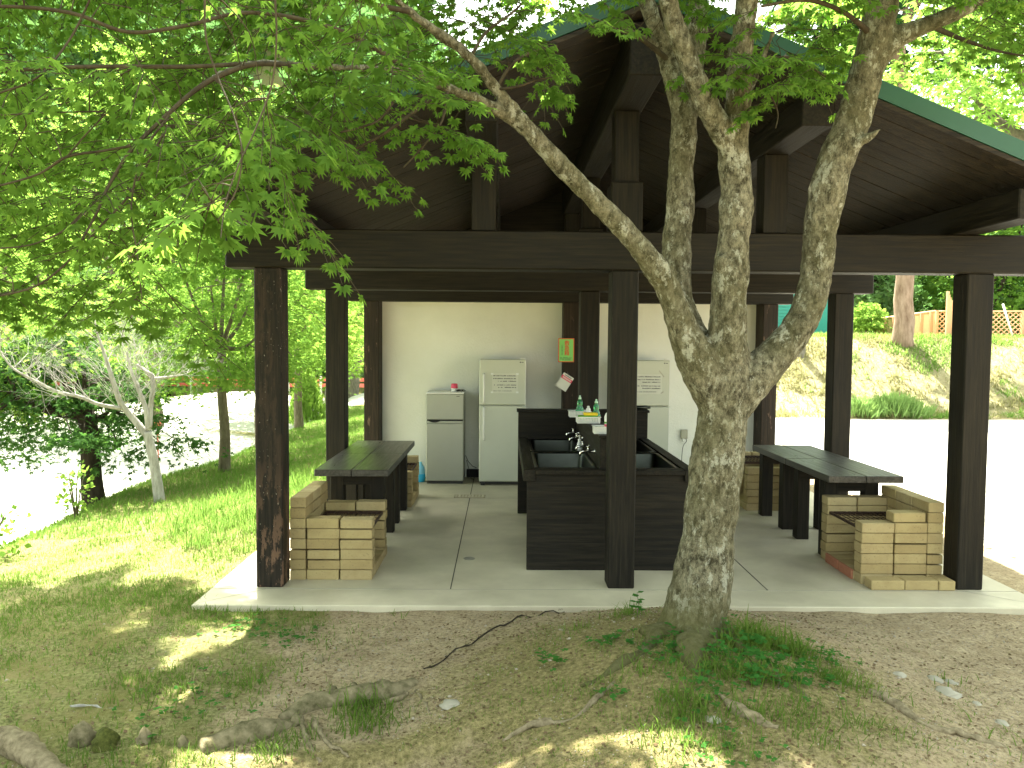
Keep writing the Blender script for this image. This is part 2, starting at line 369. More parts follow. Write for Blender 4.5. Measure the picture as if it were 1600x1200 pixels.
# ------------------------------------------------------------------ ground
def H(x, y):
    x = np.asarray(x, float); y = np.asarray(y, float)
    z = -.03 + 0 * x
    z = z - .25 * sstep(-2.1, -4.6, x)                                   # lawn falling to the left
    edge = -4.7 + .25 * (vnoise(y * .35, 0 * y, 5) - .5) * 2
    z = z - 1.25 * sstep(edge, edge - 2.3, x)                             # bank down to the lower yard
    # mound round the maple
    sy = np.where(y < 4.05, 1.4, .66); sx = np.where(x < 1.0, .74, .72)
    z = z + .315 * np.exp(-((x - 1.0) / sx) ** 2 / 2 - ((y - 4.05) / sy) ** 2 / 2) * sstep(5.25, 4.85, y)
    # little step along the surface root in the foreground
    ry = 2.92 + (x + 1.9) * .30
    stepm = sstep(-2.4, -1.5, x) * (1 - sstep(-.2, .25, x)) * sstep(1.2, 2.4, y)
    z = z - .08 * stepm * (1 - sstep(ry - .1, ry + .04, y))
    # right: grassy bank rising beyond the yard
    z = z + 2.05 * sstep(0, 1, (y - 20 - .25 * (x - 8) * .2) / 4.2) * sstep(4.5, 8.5, x) * (y > 8)
    # far lawn hump beyond the lower yard
    z = z + 1.0 * np.exp(-((x + 12) / 4.) ** 2 / 2 - ((y - 34) / 8.) ** 2 / 2)
    # hillside behind
    d = np.clip(y - 52 , 0, 60); z = z + d * (.25 + .95 * sstep(6, -26, x))
    m = (y > -3) & (y < 30)
    z = z + np.where(m, .018 * (fbm(x * 2.3, y * 2.3, 3) - .5) * 2, 0)
    z = z + np.where((x < -2.15) | (y < 5.1) | (x > 3.9), .012 * (vnoise(x * 11, y * 11, 9) - .5), 0)
    inside = (x > -2.06) & (x < 3.72) & (y > 5.22) & (y < 10.9)
    return np.where(inside, -.06, z)
def masks(x, y):
    n = fbm(x * 1.1, y * 1.1, 31); n2 = fbm(x * 3, y * 3, 41)
    grass = sstep(-.35, -1.9, x - .35 * (y - 4) * 0 + (n - .5) * 1.2) * .95
    grass = np.maximum(grass, .75 * sstep(.45, .75, n2) * np.exp(-((x - 1.6) / .8) ** 2 - ((y - 3.3) / .8) ** 2))
    grass = np.maximum(grass, .7 * sstep(3.2, 2.6, y) * sstep(.4, .7, n) * (x < .3))
    grass = np.maximum(grass, sstep(11.2, 12, y) * 1. * (1 - sstep(3.5, 4.5, x)))
    moss = np.clip(1.45 * np.exp(-((x - .75) / 1.1) ** 2 - ((y - 3.75) / np.where(y > 3.75, .95, 1.1)) ** 2), 0, 1)
    moss = np.maximum(moss, .9 * np.exp(-((y - (2.95 + (x + 1.9) * .30)) / .14) ** 2) * sstep(-2.6, -2.0, x) * sstep(.3, -.2, x))
    gravel = sstep(4.1, 4.7, x + (n - .5) * 1.0) * (y > 5) * sstep(5.2, 6.6, y + (x - 4) * .6)
    low = sstep(-6.0, -6.9, x); gravel = np.maximum(gravel, low * sstep(3, 5, y) * (1 - sstep(24, 27, y + (x + 10) * .3)))
    road = sstep(25, 26, y) * (1 - sstep(36, 38, y)) * (x < 5.0); gravel = np.maximum(gravel, road)
    path = np.exp(-((x + 5.6 - (y - 14) * .06) / .55) ** 2) * sstep(13, 15, y) * (1 - sstep(26, 28, y)); gravel = np.maximum(gravel, path)
    bank = sstep(5, 6, x) * sstep(19.6, 20.4, y) * (1 - sstep(24.5, 26, y))
    top = sstep(5, 6, x) * sstep(24, 25.5, y)
    gravel = gravel * (1 - sstep(18.6, 19.8, y) * (x > 5)); grass = np.maximum(grass * (1 - gravel), top)
    grass = np.maximum(grass, .5 * sstep(18.4, 19.2, y) * (1 - sstep(20, 20.8, y)) * (x > 5))
    lowg = sstep(24, 27, y + (x + 10) * .3) * (1 - road) * low
    return np.maximum(grass, lowg), gravel, moss, bank
def axis(segs):
    a = []
    for lo, hi, st in segs: a += list(np.arange(lo, hi, st))
    return np.array(a + [segs[-1][1]])
xs = axis([(-160, -30, 8), (-30, -9, .7), (-9, -5.5, .15), (-5.5, 5.5, .045), (5.5, 9, .15), (9, 30, .6), (30, 160, 8)])
ys = axis([(-60, -4, 6), (-4, 1, .3), (1, 5.4, .04), (5.4, 12, .12), (12, 27, .3), (27, 60, 1.2), (60, 220, 8)])
GX, GY = np.meshgrid(xs, ys); GZ = H(GX, GY)
nx, ny = len(xs), len(ys)
ii = (np.arange(ny - 1)[:, None] * nx + np.arange(nx - 1)[None]).ravel()
g = npmesh('ground', np.stack([GX.ravel(), GY.ravel(), GZ.ravel()], 1), np.stack([ii, ii + 1, ii + nx + 1, ii + nx], 1), 'ground', smooth=True)
tag(g, kind='structure')
for nm, arr in zip(('grass', 'gravel', 'moss', 'bank'), masks(GX.ravel(), GY.ravel())):
    a = g.data.attributes.new(nm, 'FLOAT', 'POINT'); a.data.foreach_set('value', arr.astype(np.float32))

# slab
s = MB(); s.box(-2.06, 3.72, 5.22, 11.0, -.3, 0, .006)
slab = tag(s.build('concrete_floor', 'concrete'), kind='structure')
s = MB()
for x in (-.36, 1.91): s.box(x - .004, x + .004, 5.575, 10.3, -.001, .0015)
s.build('joint', 'joint_dark', slab)
s = MB(); s.box(-2.055, 3.715, 5.57, 5.575, -.001, .0018); s.box(-1.64, 3.3, 8.9, 8.905, -.001, .0012)
for a, b in (((-2.05, 5.24), (-1.66, 5.57)), ((3.71, 5.24), (3.32, 5.57))):
    d = Vector((b[0] - a[0], b[1] - a[1], 0)); nn = Vector((-d.y, d.x, 0)).normalized() * .003; A = Vector((*a, .0016)); B = Vector((*b, .0016))
    s.poly([A - nn, B - nn, B + nn, A + nn])
s.build('joint', 'joint_light', slab)
s = MB(); s.lathe([(.045, 0), (.045, .004), (.036, .004), (.034, .002), (.001, .003)], (0, 0, 0), 24)
o = s.build('drain_cover', 'drain'); o.location = P(733, 877, 6.38); o.location.z = .001; tag(o, 'small round metal drain cover set in the concrete floor', 'drain')
s = MB()
for i in range(9): s.box(-.17 + i * .038, -.15 + i * .038, -.07, .07, 0, .008)
for y in (-.075, -.01, .06): s.box(-.18, .175, y, y + .015, 0, .010)
o = s.build('floor_grate', 'grate_pale'); o.location = (-.36, 8.98, .002); tag(o, 'pale rectangular drain grate on the floor before the refrigerators', 'grate')

# ------------------------------------------------------------------ pavilion
CX = .86; PX = (-1.65, .86, 3.38); ROW = (5.6, 7.84, 10.0); HP = 2.27; PW = .095
APZ, SL = 3.905, .405   # top of roof at the ridge, slope
RY0, RY1, EV = 4.75, 11.3, 2.81
root = empty('picnic_pavilion', (CX, 8, 0), 'open dark timber pavilion with green gabled roof behind the lichened maple', 'pavilion')
off = (CX, 8, 0)
for r, Y in enumerate(ROW):
    for i, x in enumerate(PX):
        s = MB(); s.box(x - PW, x + PW, Y, Y + .19, 0, HP + (0 if r < 2 or True else 0), .008)
        # place the mesh origin on the post base so that worn paint follows the post
        o = s.build('post', 'wood_worn_z' if (r == 0 and i == 0) else ('wood_brown_z' if r == 2 else 'wood_z'), root, (x, Y, 0))
        o.location = (x - CX, Y - 8, 0)
        if r == 0 and i == 0: tag(o, 'front post with peeling brown paint near its foot')
    s = MB()
    e = 2.80; er = 2.80 if r else 3.05
    s.box(CX - e, CX + er, Y - .012, Y + .202, HP, HP + .27, .01)
    o = s.build('tie_beam', 'wood_x', root, off)
    for dx, top in ((-1.0, 3.09), (0, 3.38), (1.05, 3.09)):
        s = MB()
        s.box(CX + dx - .085, CX + dx + .085, Y + .01, Y + .18, HP + .27 + (.34 if dx == 0 else 0), top, .006)
        s.build('king_post' if dx == 0 else 'strut', 'wood_z', root, off)
        if dx == 0:
            s = MB(); s.box(CX - .11, CX + .11, Y - .03, Y + .22, HP + .27, HP + .61, .006); s.build('post_block', 'wood_z', root, off)
def soff(x): return APZ - .16 - SL * abs(x - CX)
for x0, zb, w, z1 in ((CX - 2.4, 2.48, .1, None), (CX + 2.4, 2.48, .1, None), (CX - 1.0, 3.09, .1, None), (CX + 1.05, 3.09, .1, None), (CX, 3.38, .105, None)):
    s = MB(); zt = min(soff(x0 - w), soff(x0 + w)) - .004 if x0 != CX else soff(CX + w) - .004
    s.box(x0 - w, x0 + w, RY0 + .13, RY1 - .15, zb + (.062 if abs(x0 - CX) > 2 else 0), zt, .008)
    s.build('ridge_beam' if x0 == CX else 'purlin', 'wood_y', root, off)
# roof slabs : soffit boards, green covering, fascia
for sg in (-1, 1):
    s = MB(); y = RY0 + .03; k = 0
    while y < RY1 - .05:
        w = .148; j = random.uniform(0, .0035)
        xa, xb = CX, CX + sg * (EV - .03)
        za, zb = soff(xa) + j, soff(xb) + j
        V = [(xa, y, za), (xb, y, zb), (xb, y + w, zb), (xa, y + w, za), (xa, y, za + .03), (xb, y, zb + .03), (xb, y + w, zb + .03), (xa, y + w, za + .03)]
        F = [(0, 1, 2, 3), (4, 7, 6, 5), (0, 4, 5, 1), (3, 2, 6, 7), (1, 5, 6, 2), (0, 3, 7, 4)]
        s.add(V, [f[::sg] for f in F]); y += w + .006
    s.build('soffit', 'soffit_wood', root, off)
    s = MB()
    def slabx(x0, x1, y0, y1, dz0, dz1):
        V = []
        for z in (dz0, dz1):
            for y_ in (y0, y1):
                for x in (x0, x1): V.append((CX + sg * x, y_, APZ - SL * x + z))
        F = [(0, 2, 3, 1), (4, 5, 7, 6), (0, 1, 5, 4), (2, 6, 7, 3), (0, 4, 6, 2), (1, 3, 7, 5)]
        s.add(V, [f[::sg] for f in F])
    slabx(0, EV + .02, RY0 + .02, RY1, -.125, -.015)
    rf = s.build('roof', 'roof_green', root, off)
    s = MB(); slabx(0, EV + .03, RY0 - .015, RY0 + .02, -.155, -.03); slabx(0, EV + .04, RY0 - .03, RY0 + .02, -.03, -.006)
    for i in range(14):   # overlapping sheet courses seen on edge
        x0 = i * .2; slabx(x0, x0 + .205, RY0 - .036, RY1 + .01, -.006, .006 + .004 * (i % 2))
    s.build('fascia', 'roof_green', rf)
# rear wall
for x0, x1 in ((PX[0] + PW, PX[1] - PW), (PX[1] + PW, PX[2] - PW)):
    s = MB(); s.box(x0 - .04, x1 + .04, 10.3, 10.42, 0, 2.3)
    s.build('plaster_wall', 'plaster', root, off)
s = MB(); s.box(PX[0] - .05, PX[2] + .05, 10.196, 10.5, 2.3, 2.52, .004); s.build('wall_plate', 'wood_x', root, off)
for x in PX:
    s = MB(); s.box(x - PW + .002, x + PW - .002, 10.192, 10.44, 0, 2.3); s.build('wall_stud', 'wood_brown_z', root, off)
s = MB(); yg = 10.30
zr = soff(CX) + .018; el = 2.72; sq = soff; soffg = lambda x: sq(x) + .018
s.add([(CX - el, yg, 2.53), (CX + el, yg, 2.53), (CX + el, yg, soffg(CX + el)), (CX, yg, zr), (CX - el, yg, soffg(CX - el)), (CX - el, yg + .04, 2.53), (CX + el, yg + .04, 2.53), (CX + el, yg + .04, soffg(CX + el)), (CX, yg + .04, zr), (CX - el, yg + .04, soffg(CX - el))], [(0, 1, 2, 3, 4), (9, 8, 7, 6, 5)])
s.build('gable_board', 'wood_x', root, off)
s = MB(); s.box(-.46, .72, 10.28, 10.3, .002, .11, .003); s.box(.94, 3.2, 10.28, 10.3, .002, .11, .003); s.build('dark_base_strip', 'dark_gap', root, off)  # near-black strip along the foot of the rear wall

# ------------------------------------------------------------------ tables
def table(loc, label, first=None):
    if first: return dup(first, loc, 0, label)
    t = empty('wooden_table', loc, label, 'table', 'black wooden tables set end to end')
    w, l, z = .30, .483, .72
    for sx in (-1, 1):
        s = MB(); s.box(*sorted((sx * .003, sx * w)), -l + .002, l - .002, z - .055, z, .004); s.build('top_board', 'table_wood', t)
    for ya in (-.22, .36):
        s = MB(); s.box(-.22, .22, ya, ya + .06, z - .17, z - .057, .003); s.build('apron', 'wood_x', t)
    for sx in (-1, 1):
        for sy in (-1, 1):
            s = MB(); ly = -.17 if sy < 0 else .42; s.box(sx * .17 - .055, sx * .17 + .055, ly - .055, ly + .055, 0, z - .058, .004)
            s.build('leg', 'wood_z', t)
    return t
t1 = table((-1.22, 6.88, 0), 'black plank table nearer the camera, behind the neat brick stove beside the peeling post')
table((-1.22, 7.845, 0), 'black plank table farther back, in line with the two grey and white refrigerators', t1)
table((2.895, 6.70, 0), 'black plank table just behind the brick stove with the rusty grill, right of the sink', t1)
table((2.895, 7.67, 0), 'farther black plank table on the right, its end near the rear brick stove', t1)

# ------------------------------------------------------------------ brick stoves
BH, BL, BT = .0765, .245, .115
def bricks(s, x0, y0, n, courses, along, sx=1, skip=(), z0=0., jit=.004):
    for c in range(courses):
        for i in range(n):
            j = lambda: random.uniform(-jit, jit)
            gap = .006 + random.uniform(0, .005); zz = z0 + c * BH; h = BH - random.choice((.003, .004, .011))
            if along == 'x':
                a = x0 + i * BL * sx + j(); s.box(min(a, a + sx * (BL - gap)), max(a, a + sx * (BL - gap)), y0 + j(), y0 + BT + j() * .5, zz, zz + h, .004)
            else:
                a = y0 + i * BL + j(); xx = x0 + j(); s.box(min(xx, xx + sx * BT), max(xx, xx + sx * BT), a, a + BL - gap, zz, zz + h, .004)
def stove(loc, label, sx, tall, front, back, grate=.36, red=False, nl=None):
    """U-shaped open stove; tall side wall, open towards sx"""
    t = empty('brick_stove', loc, label, 'barbecue stove', 'stacked brick barbecue stoves')
    s = MB(); bricks(s, 0, 0, 3, tall, 'y', sx); s.build('side_wall', 'brick', t)
    s = MB(); bricks(s, sx * (BT + .008), 0, 2, front, 'x', sx); s.build('front_wall', 'brick', t)
    s = MB(); bricks(s, sx * (BT + .008), .735 - BT, 2, back, 'x', sx); s.build('back_wall', 'brick', t)
    s = MB()
    for i in range(3):
        for k in range(2):
            a = sx * (BT + .012 + k * BL); s.box(min(a, a + sx * (BL - .012)), max(a, a + sx * (BL - .012)), BT + .004 + i * .166, BT + .16 + i * .166, 0, .068, .004)
    if red:
        a = sx * (BT + 2 * BL - .006)
        s.mi = 1
        for i in range(2): s.box(min(a, a + sx * .02), max(a, a + sx * .02), BT + .01 + i * .25, BT + .24 + i * .25, 0, .074, .004)
    s.build('hearth', ['brick', 'red_brick'], t)
    s = MB(); xa, xb = sorted((sx * (BT + .02), sx * (BT + 2 * BL - .02))); ya, yb = BT + .006, .735 - BT - .006
    for y in (ya, yb): s.box(xa, xb, y, y + .012 if y == ya else y - .012, grate, grate + .022)
    for x in (xa, xb): s.box(x - .006, x + .006, ya, yb, grate + .001, grate + .02)
    n = 12
    for i in range(1, n):
        x = xa + (xb - xa) * i / n; s.tube([(x, ya, grate + .018), (x, yb, grate + .018)], .003, 5)
    for i in range(1, 5):
        y = ya + (yb - ya) * i / 5; s.tube([(xa, y, grate + .012), (xb, y, grate + .012)], .003, 5)
    s.build('grill', 'iron', t)
    return t
stove((-1.555, 5.79, 0), 'neat yellow brick stove standing against the peeling corner post, low wall in front', 1, 8, 6, 6)
stv = stove((3.25, 5.73, 0), 'yellow brick stove with rusty grill and red hearth bricks, beside the plain dark corner post', -1, 8, 6, 7, .39, True)
stove((-1.56, 8.38, 0), 'stepped brick stove at the far end of the tables, near the blue plastic container', 1, 6, 5, 6)
stove((3.2, 8.3, 0), 'brick stove behind the farther table on the right, under the rear wall corner', -1, 7, 6, 7, .48)
s = MB(); s.box(0, .24, 0, .115, 0, .07, .005); lb = s.build('loose_brick', 'brick')
lb.location = (2.88, 5.733, 6 * BH + .001); lb.rotation_euler.z = .03; tag(lb, 'single yellow brick lying loose on top of the front wall of the grill stove', 'brick', 'loose bricks')
for k, (x, y, rz, lab) in enumerate(((2.66, 5.585, .0, 'leftmost brick of the low row on the floor before the grill stove'), (2.905, 5.588, -.01, 'middle brick of the low row on the floor before the grill stove'), (3.262, 5.575, 1.55, 'brick laid end-on nearest the corner post in the low floor row'))):
    b = dup(lb, (x, y, .001), rz, lab)

# ------------------------------------------------------------------ sink
sk = empty('double_sink', (.83, 7.1, 0), 'large dark timber washing sink with steel basins on both sides of a central partition', 'sink')
off = (.83, 7.1, 0)
s = MB(); s.box(.195, 1.465, 6.06, 6.10, 0, .79, .004); s.build('end_panel', 'wood_x', sk, off)
s = MB(); s.box(.165, 1.495, 8.10, 8.17, 0, 1.05, .004); s.box(.15, 1.51, 8.08, 8.26, 1.05, 1.075, .003); s.build('backsplash', 'wood_x', sk, off)
s = MB(); s.box(.165, .255, 6.02, 8.1, .70, .79, .004); s.box(1.405, 1.495, 6.02, 8.1, .70, .79, .004); s.box(.255, 1.405, 6.02, 6.16, .75, .788, .004); s.build('counter_edge', 'wood_y', sk, off)
s = MB(); s.box(.76, .90, 6.101, 8.1, 0, 1.03, .004); s.box(.745, .915, 6.055, 8.08, 1.03, 1.05, .003); s.build('partition', 'wood_y', sk, off)
for x0, x1 in ((.255, .759), (.901, 1.405)):
    for y0, y1 in ((6.16, 7.08), (7.14, 8.06)):
        s = MB(); zt, zb = .775, .56; i_ = .035; r_ = .05
        def ring(z, inx, r):
            out = []
            a0, a1, b0, b1 = x0 + inx, x1 - inx, y0 + inx, y1 - inx
            for cx_, cy_, st in ((a1 - r, b1 - r, 0), (a0 + r, b1 - r, 90), (a0 + r, b0 + r, 180), (a1 - r, b0 + r, 270)):
                for k in range(5):
                    a = R(st + 22.5 * k); out.append((cx_ + r * math.cos(a), cy_ + r * math.sin(a), z))
            return out
        rings = [ring(zt, 0, .004), ring(zt + .003, .001, .006), ring(zt + .003, i_ - .005, .05), ring(zt - .006, i_, .05), ring(zb + .03, i_ + .012, .05), ring(zb, i_ + .045, .05)]
        V = [p for r in rings for p in r]; n = 20; F = []
        for k in range(len(rings) - 1):
            for q in range(n): F.append((k * n + q, k * n + (q + 1) % n, (k + 1) * n + (q + 1) % n, (k + 1) * n + q))
        F.append(tuple((len(rings) - 1) * n + q for q in range(n)))
        s.add(V, F, True); bs = s.build('basin', 'steel', sk, off)
        s = MB(); s.lathe([(.04, 0), (.04, .004), (.02, .002)], ((x0 + x1) / 2, (y0 + y1) / 2, zb + .001), 16); s.build('drain', 'chrome', bs, (0, 0, 0) if False else off).location = (0, 0, 0)
for xs_ in (.262, 1.385):
    s = MB(); s.box(xs_, xs_ + .013, 6.1, 8.1, .42, .69, .003); s.build('basin_skirt', 'grey_metal', sk, off)
for Y, z, L in ((6.45, .875, .12), (6.88, .86, .11), (7.45, .865, .12), (7.82, .87, .12)):
    s = MB(); x = .76
    s.lathe([(.001, -.003), (.022, -.003), (.022, .004), (.001, .004)], (0, 0, 0), 14); V = s.v; s.v = [(x - v[2], Y + v[0], z + v[1]) for v in V]
    s.tube([(x, Y, z), (x - L + .02, Y, z), (x - L + .004, Y, z - .006), (x - L, Y, z - .02), (x - L, Y, z - .035)], .010, 10)
    s.tube([(x - .055, Y, z), (x - .055, Y, z + .035)], .008, 8); s.tube([(x - .055, Y, z + .035), (x - .055, Y, z + .045)], .014, 10)
    tp = s.build('tap', 'chrome', sk, off)
    s = MB(); s.tube([(x - .10, Y - .012, z + .05), (x - .055, Y, z + .048), (x - .01, Y + .01, z + .05)], .006, 8); s.tube([(x - .055, Y - .035, z + .05), (x - .055, Y + .035, z + .05)], .006, 8)
    s.build('handle', 'chrome', tp)

# shelf things
def basket(loc, w, d, label):
    s = MB(); h = .05; t = .003
    for k in range(5):
        z = .004 + k * .011; a = k * .002
        s.box(-w / 2 - a, w / 2 + a, -d / 2 - a, -d / 2 - a + t, z, z + .006); s.box(-w / 2 - a, w / 2 + a, d / 2 + a - t, d / 2 + a, z, z + .006)
        s.box(-w / 2 - a, -w / 2 - a + t, -d / 2, d / 2, z, z + .006); s.box(w / 2 + a - t, w / 2 + a, -d / 2, d / 2, z, z + .006)
    n = 14
    for i in range(n + 1):
        x = -w / 2 + w * i / n; s.box(x - .002, x + .002, -d / 2 - .005, -d / 2 + .001, 0, .056); s.box(x - .002, x + .002, d / 2 - .001, d / 2 + .005, 0, .056)
        y = -d / 2 + d * i / n; s.box(-w / 2 - .005, -w / 2 + .001, y - .002, y + .002, 0, .056); s.box(w / 2 - .001, w / 2 + .005, y - .002, y + .002, 0, .056)
    s.box(-w / 2, w / 2, -d / 2, d / 2, 0, .003)
    a = .012; s.box(-w / 2 - a, w / 2 + a, -d / 2 - a, -d / 2 - .004, .053, .058); s.box(-w / 2 - a, w / 2 + a, d / 2 + .004, d / 2 + a, .053, .058)
    s.box(-w / 2 - a, -w / 2 - .004, -d / 2, d / 2, .053, .058); s.box(w / 2 + .004, w / 2 + a, -d / 2, d / 2, .053, .058)
    o = s.build('plastic_basket', 'white_plastic'); o.location = loc; tag(o, label, 'basket', 'baskets on the sink partition'); return o
SZ = 1.051
basket((.745, 7.62, SZ), .19, .16, 'white plastic basket farthest along the sink partition, holding the first green bottle')
basket((.765, 7.05, SZ), .19, .16, 'white plastic basket holding the green and yellow sponge, between the other baskets')
basket((.80, 6.22, SZ), .15, .12, 'white basket nearest the camera on the sink partition, partly behind the centre post')
def soap(loc, label, sc_=1.):
    t = empty('soap_bottle', loc, label, 'bottle', 'green dish soap bottles'); t.scale = (sc_,) * 3
    s = MB(); s.lathe([(.001, 0), (.036, .001), (.038, .01), (.037, .06), (.030, .085), (.022, .10), (.026, .115), (.024, .14), (.012, .152), (.012, .16)], (0, 0, 0), 20, 1, .62); s.build('bottle_body', 'bottle_green', t)
    s = MB(); s.lathe([(.030, .02), (.034, .021), (.0385, .03), (.0385, .055), (.035, .06)], (0, 0, .001), 20, 1.01, .64); s.build('liquid_label', 'soap_green', t)
    s = MB(); s.lathe([(.014, .158), (.014, .172), (.008, .176), (.008, .19), (.004, .194)], (0, 0, 0), 14); s.build('cap', 'cap_pale', t)
    return t
sb = soap((.745, 7.60, SZ + .004), 'green soap bottle farthest back, standing alone before the dark middle post', 1.05)
dup(sb, (.845, 7.10, SZ + .004), .3, 'green soap bottle beside the white tube, behind the yellow sponge')
s = MB(); s.lathe([(.001, 0), (.020, .001), (.021, .01), (.021, .10), (.016, .108), (.012, .11), (.012, .128), (.001, .13)], (0, 0, 0), 16)
o = s.build('white_tube_bottle', 'white_plastic'); o.location = (.795, 7.3, SZ); tag(o, 'plain white cylinder bottle between the two green soap bottles', 'bottle')
bt = empty('white_squeeze_bottle', (.845, 6.28, SZ + .004), 'tall white squeeze bottle with pink and green label next to the centre post', 'bottle')
s = MB(); s.lathe([(.001, 0), (.030, .001), (.032, .01), (.032, .12), (.024, .145), (.014, .155), (.014, .175), (.001, .178)], (0, 0, 0), 18, 1, .7); s.build('bottle_body', 'white_plastic', bt)
s = MB(); s.lathe([(.020, .030), (.0326, .031), (.0326, .062), (.020, .063)], (0, 0, 0), 18, 1, .71); s.build('label_band', 'pink', bt)
s = MB(); s.lathe([(.020, .066), (.0326, .067), (.0326, .082), (.020, .083)], (0, 0, 0), 18, 1, .71); s.build('label_band', 'sponge_green', bt)
sp_ = empty('scouring_sponge', (.765, 7.05, SZ + .03), 'green and yellow scouring sponge lying in the middle basket', 'sponge')
s = MB(); s.box(-.085, .085, -.05, .05, 0, .035, .006); s.build('scourer', 'sponge_green', sp_)
s = MB(); s.box(-.04, .085, -.045, .045, .036, .06, .006); s.build('foam', 'sponge_yellow', sp_)
pb = empty('pump_bottle', (.70, 7.12, .79), 'small white pump dispenser standing by the sink taps', 'bottle')
s = MB(); s.lathe([(.001, 0), (.026, .001), (.028, .02), (.022, .07), (.012, .085), (.012, .095), (.001, .096)], (0, 0, 0), 16); s.build('bottle_body', 'white_plastic', pb)
s = MB(); s.lathe([(.016, .09), (.016, .102), (.005, .104), (.005, .128), (.012, .130), (.012, .138), (.001, .14)], (0, 0, 0), 14); s.tube([(0, 0, .133), (-.035, -.01, .130)], .004, 6); s.build('pump', 'white_plastic', pb)
s = MB(); s.tube([(1.37, 8.16, 1.10), (1.50, 8.16, 1.10)], .022, 14); s.tube([(1.49, 8.16, 1.10), (1.53, 8.16, 1.10)], .013, 12)
o = s.build('metal_cylinder', 'steel'); tag(o, 'short grey metal cylinder lying on the back ledge of the sink', 'cylinder')

# ------------------------------------------------------------------ refrigerators
def dashes(s, x0, x1, z, y, h, dens=.8):
    x = x0
    while x < x1:
        w = random.uniform(.003, .009)
        if random.random() < dens: s.box(x, min(x + w, x1), y - .0004, y, z, z + h * random.uniform(.6, 1))
        x += w + random.uniform(.001, .003)
def fridge_big(loc, label, tape):
    t = empty('refrigerator', loc, label, 'refrigerator', 'tall white refrigerators'); w = .285
    s = MB(); s.box(-w, w, .06, .48, .04, 1.55, .008); s.build('body', 'white_metal', t)
    for z0, z1, nm in ((.045, .985, 'door'), (.995, 1.555, 'freezer_door')):
        s = MB(); s.box(-w, w, 0, .055, z0, z1, .01); d = s.build(nm, 'white_metal', t)
        s = MB(); hz = (.70, .965) if nm == 'door' else (1.02, 1.38)
        if nm == 'door': hz = (.56, .965)
        s.tube([(-w + .055, -.001, hz[0]), (-w + .055, -.028, hz[0] + .02), (-w + .055, -.03, sum(hz) / 2), (-w + .055, -.028, hz[1] - .02), (-w + .055, -.001, hz[1])], .011, 8)
        s.build('handle', 'white_gasket', d)
        s = MB(); s.box(w - .010, w - .002, -.002, -.0003, z0 + .01, z1 - .01); s.build('edge_strip', 'white_gasket', d)
    s = MB(); s.box(w - .07, w - .01, .01, .05, 1.556, 1.572, .003); s.build('hinge_cap', 'white_gasket', t)
    s = MB(); s.lathe([(.001, -.001), (.008, -.001), (.008, .001), (.001, .001)], (0, 0, 0), 12); s.v = [(w - .07 + v[0], -.0015 - v[2], 1.52 + v[1]) for v in s.v]
    s.box(w - .057, w - .03, -.0012, -.0004, 1.516, 1.523); s.build('badge', 'ink', t)
    s = MB(); s.box(-w + .01, w - .01, .03, .45, .015, .045); s.box(-w + .02, -w + .07, .0, .06, 0, .04); s.build('plinth', 'black_plastic', t)
    s = MB(); s.box(-.13, .19, -.0022, -.0004, 1.14, 1.385, .0004)
    s.mi = 1
    for i, z in enumerate((1.348, 1.313, 1.281, 1.235, 1.205, 1.165)): dashes(s, -.115 + (.06 if i in (2, 4) else 0), .165 - (.05 if i == 5 else 0), z, -.0028, .013 if i < 5 else .007, .85)
    s.build('notice', ['paper', 'ink'], t)
    s = MB()
    if tape:
        for (x, z, a, L) in ((.18, 1.39, -.9, .05), (.19, 1.16, .6, .02)):
            s = MB(); d = Vector((math.cos(a), 0, math.sin(a))); n_ = Vector((-d.z, 0, d.x)) * .006; c_ = Vector((x, -.0034, z)); s.poly([c_ - d * L - n_, c_ + d * L - n_, c_ + d * L + n_, c_ - d * L + n_]); s.build('tape', 'outlet_grey', t)
    else:
        for x, z in ((-.13, 1.375), (.18, 1.375), (-.13, 1.15), (.18, 1.15)): s = MB(); s.box(x - .015, x + .015, -.0034, -.0026, z - .01, z + .012); s.build('tape', 'white_plastic', t)
    return t
fridge_big((.003, 9.72, 0), 'tall cream refrigerator beside the small grey one, notice taped flat on its freezer door', False)
fridge_big((1.775, 9.72, 0), 'tall cream refrigerator right of the centre post, its notice held by slanting brown tape', True)
t = empty('small_refrigerator', (-.71, 9.80, 0), 'small grey two-door refrigerator with a red and white pot on top', 'refrigerator'); w = .232
s = MB(); s.box(-w, w, .055, .46, .03, 1.125, .008); s.build('body', 'grey_metal', t)
s = MB(); s.box(-w, w, 0, .05, .035, .755, .009); d = s.build('door', 'grey_metal', t)
s = MB(); s.box(-w + .002, w - .002, .002, .048, .756, .785, .004)
s.build('door_rim', 'grey_metal', d)
s = MB(); s.box(-w, w, 0, .05, .80, 1.12, .009); s.build('freezer_door', 'grey_metal', t)
s = MB(); pts = [(-w + .02, -.0012, .79)] + [(-w + .02 + .165 * k / 10, -.0012, .79 - .026 * math.sin(math.pi * k / 10)) for k in range(1, 10)] + [(-w + .185, -.0012, .79)]
s.poly(pts); s.box(-w + .01, w - .01, .004, .05, .786, .80); s.build('hand_recess', 'dark_gap', t)
s = MB(); s.box(w - .09, w - .05, -.001, 0, 1.088, 1.095); s.build('badge', 'ink', t)
s = MB(); s.box(-w + .01, w - .01, .02, .44, 0, .034); s.build('plinth', 'black_plastic', t)
s = MB(); s.box(-w, w, .0, .46, 1.1205, 1.14, .005); s.build('top_panel', 'white_gasket', t)
pt = empty('red_lidded_pot', (-.60, 9.93, 1.141), 'small white pot with red lid standing on the small grey refrigerator', 'pot')
s = MB(); s.lathe([(.001, 0), (.038, .001), (.042, .01), (.042, .045), (.001, .046)], (0, 0, 0), 18); s.build('pot_body', 'white_plastic', pt)
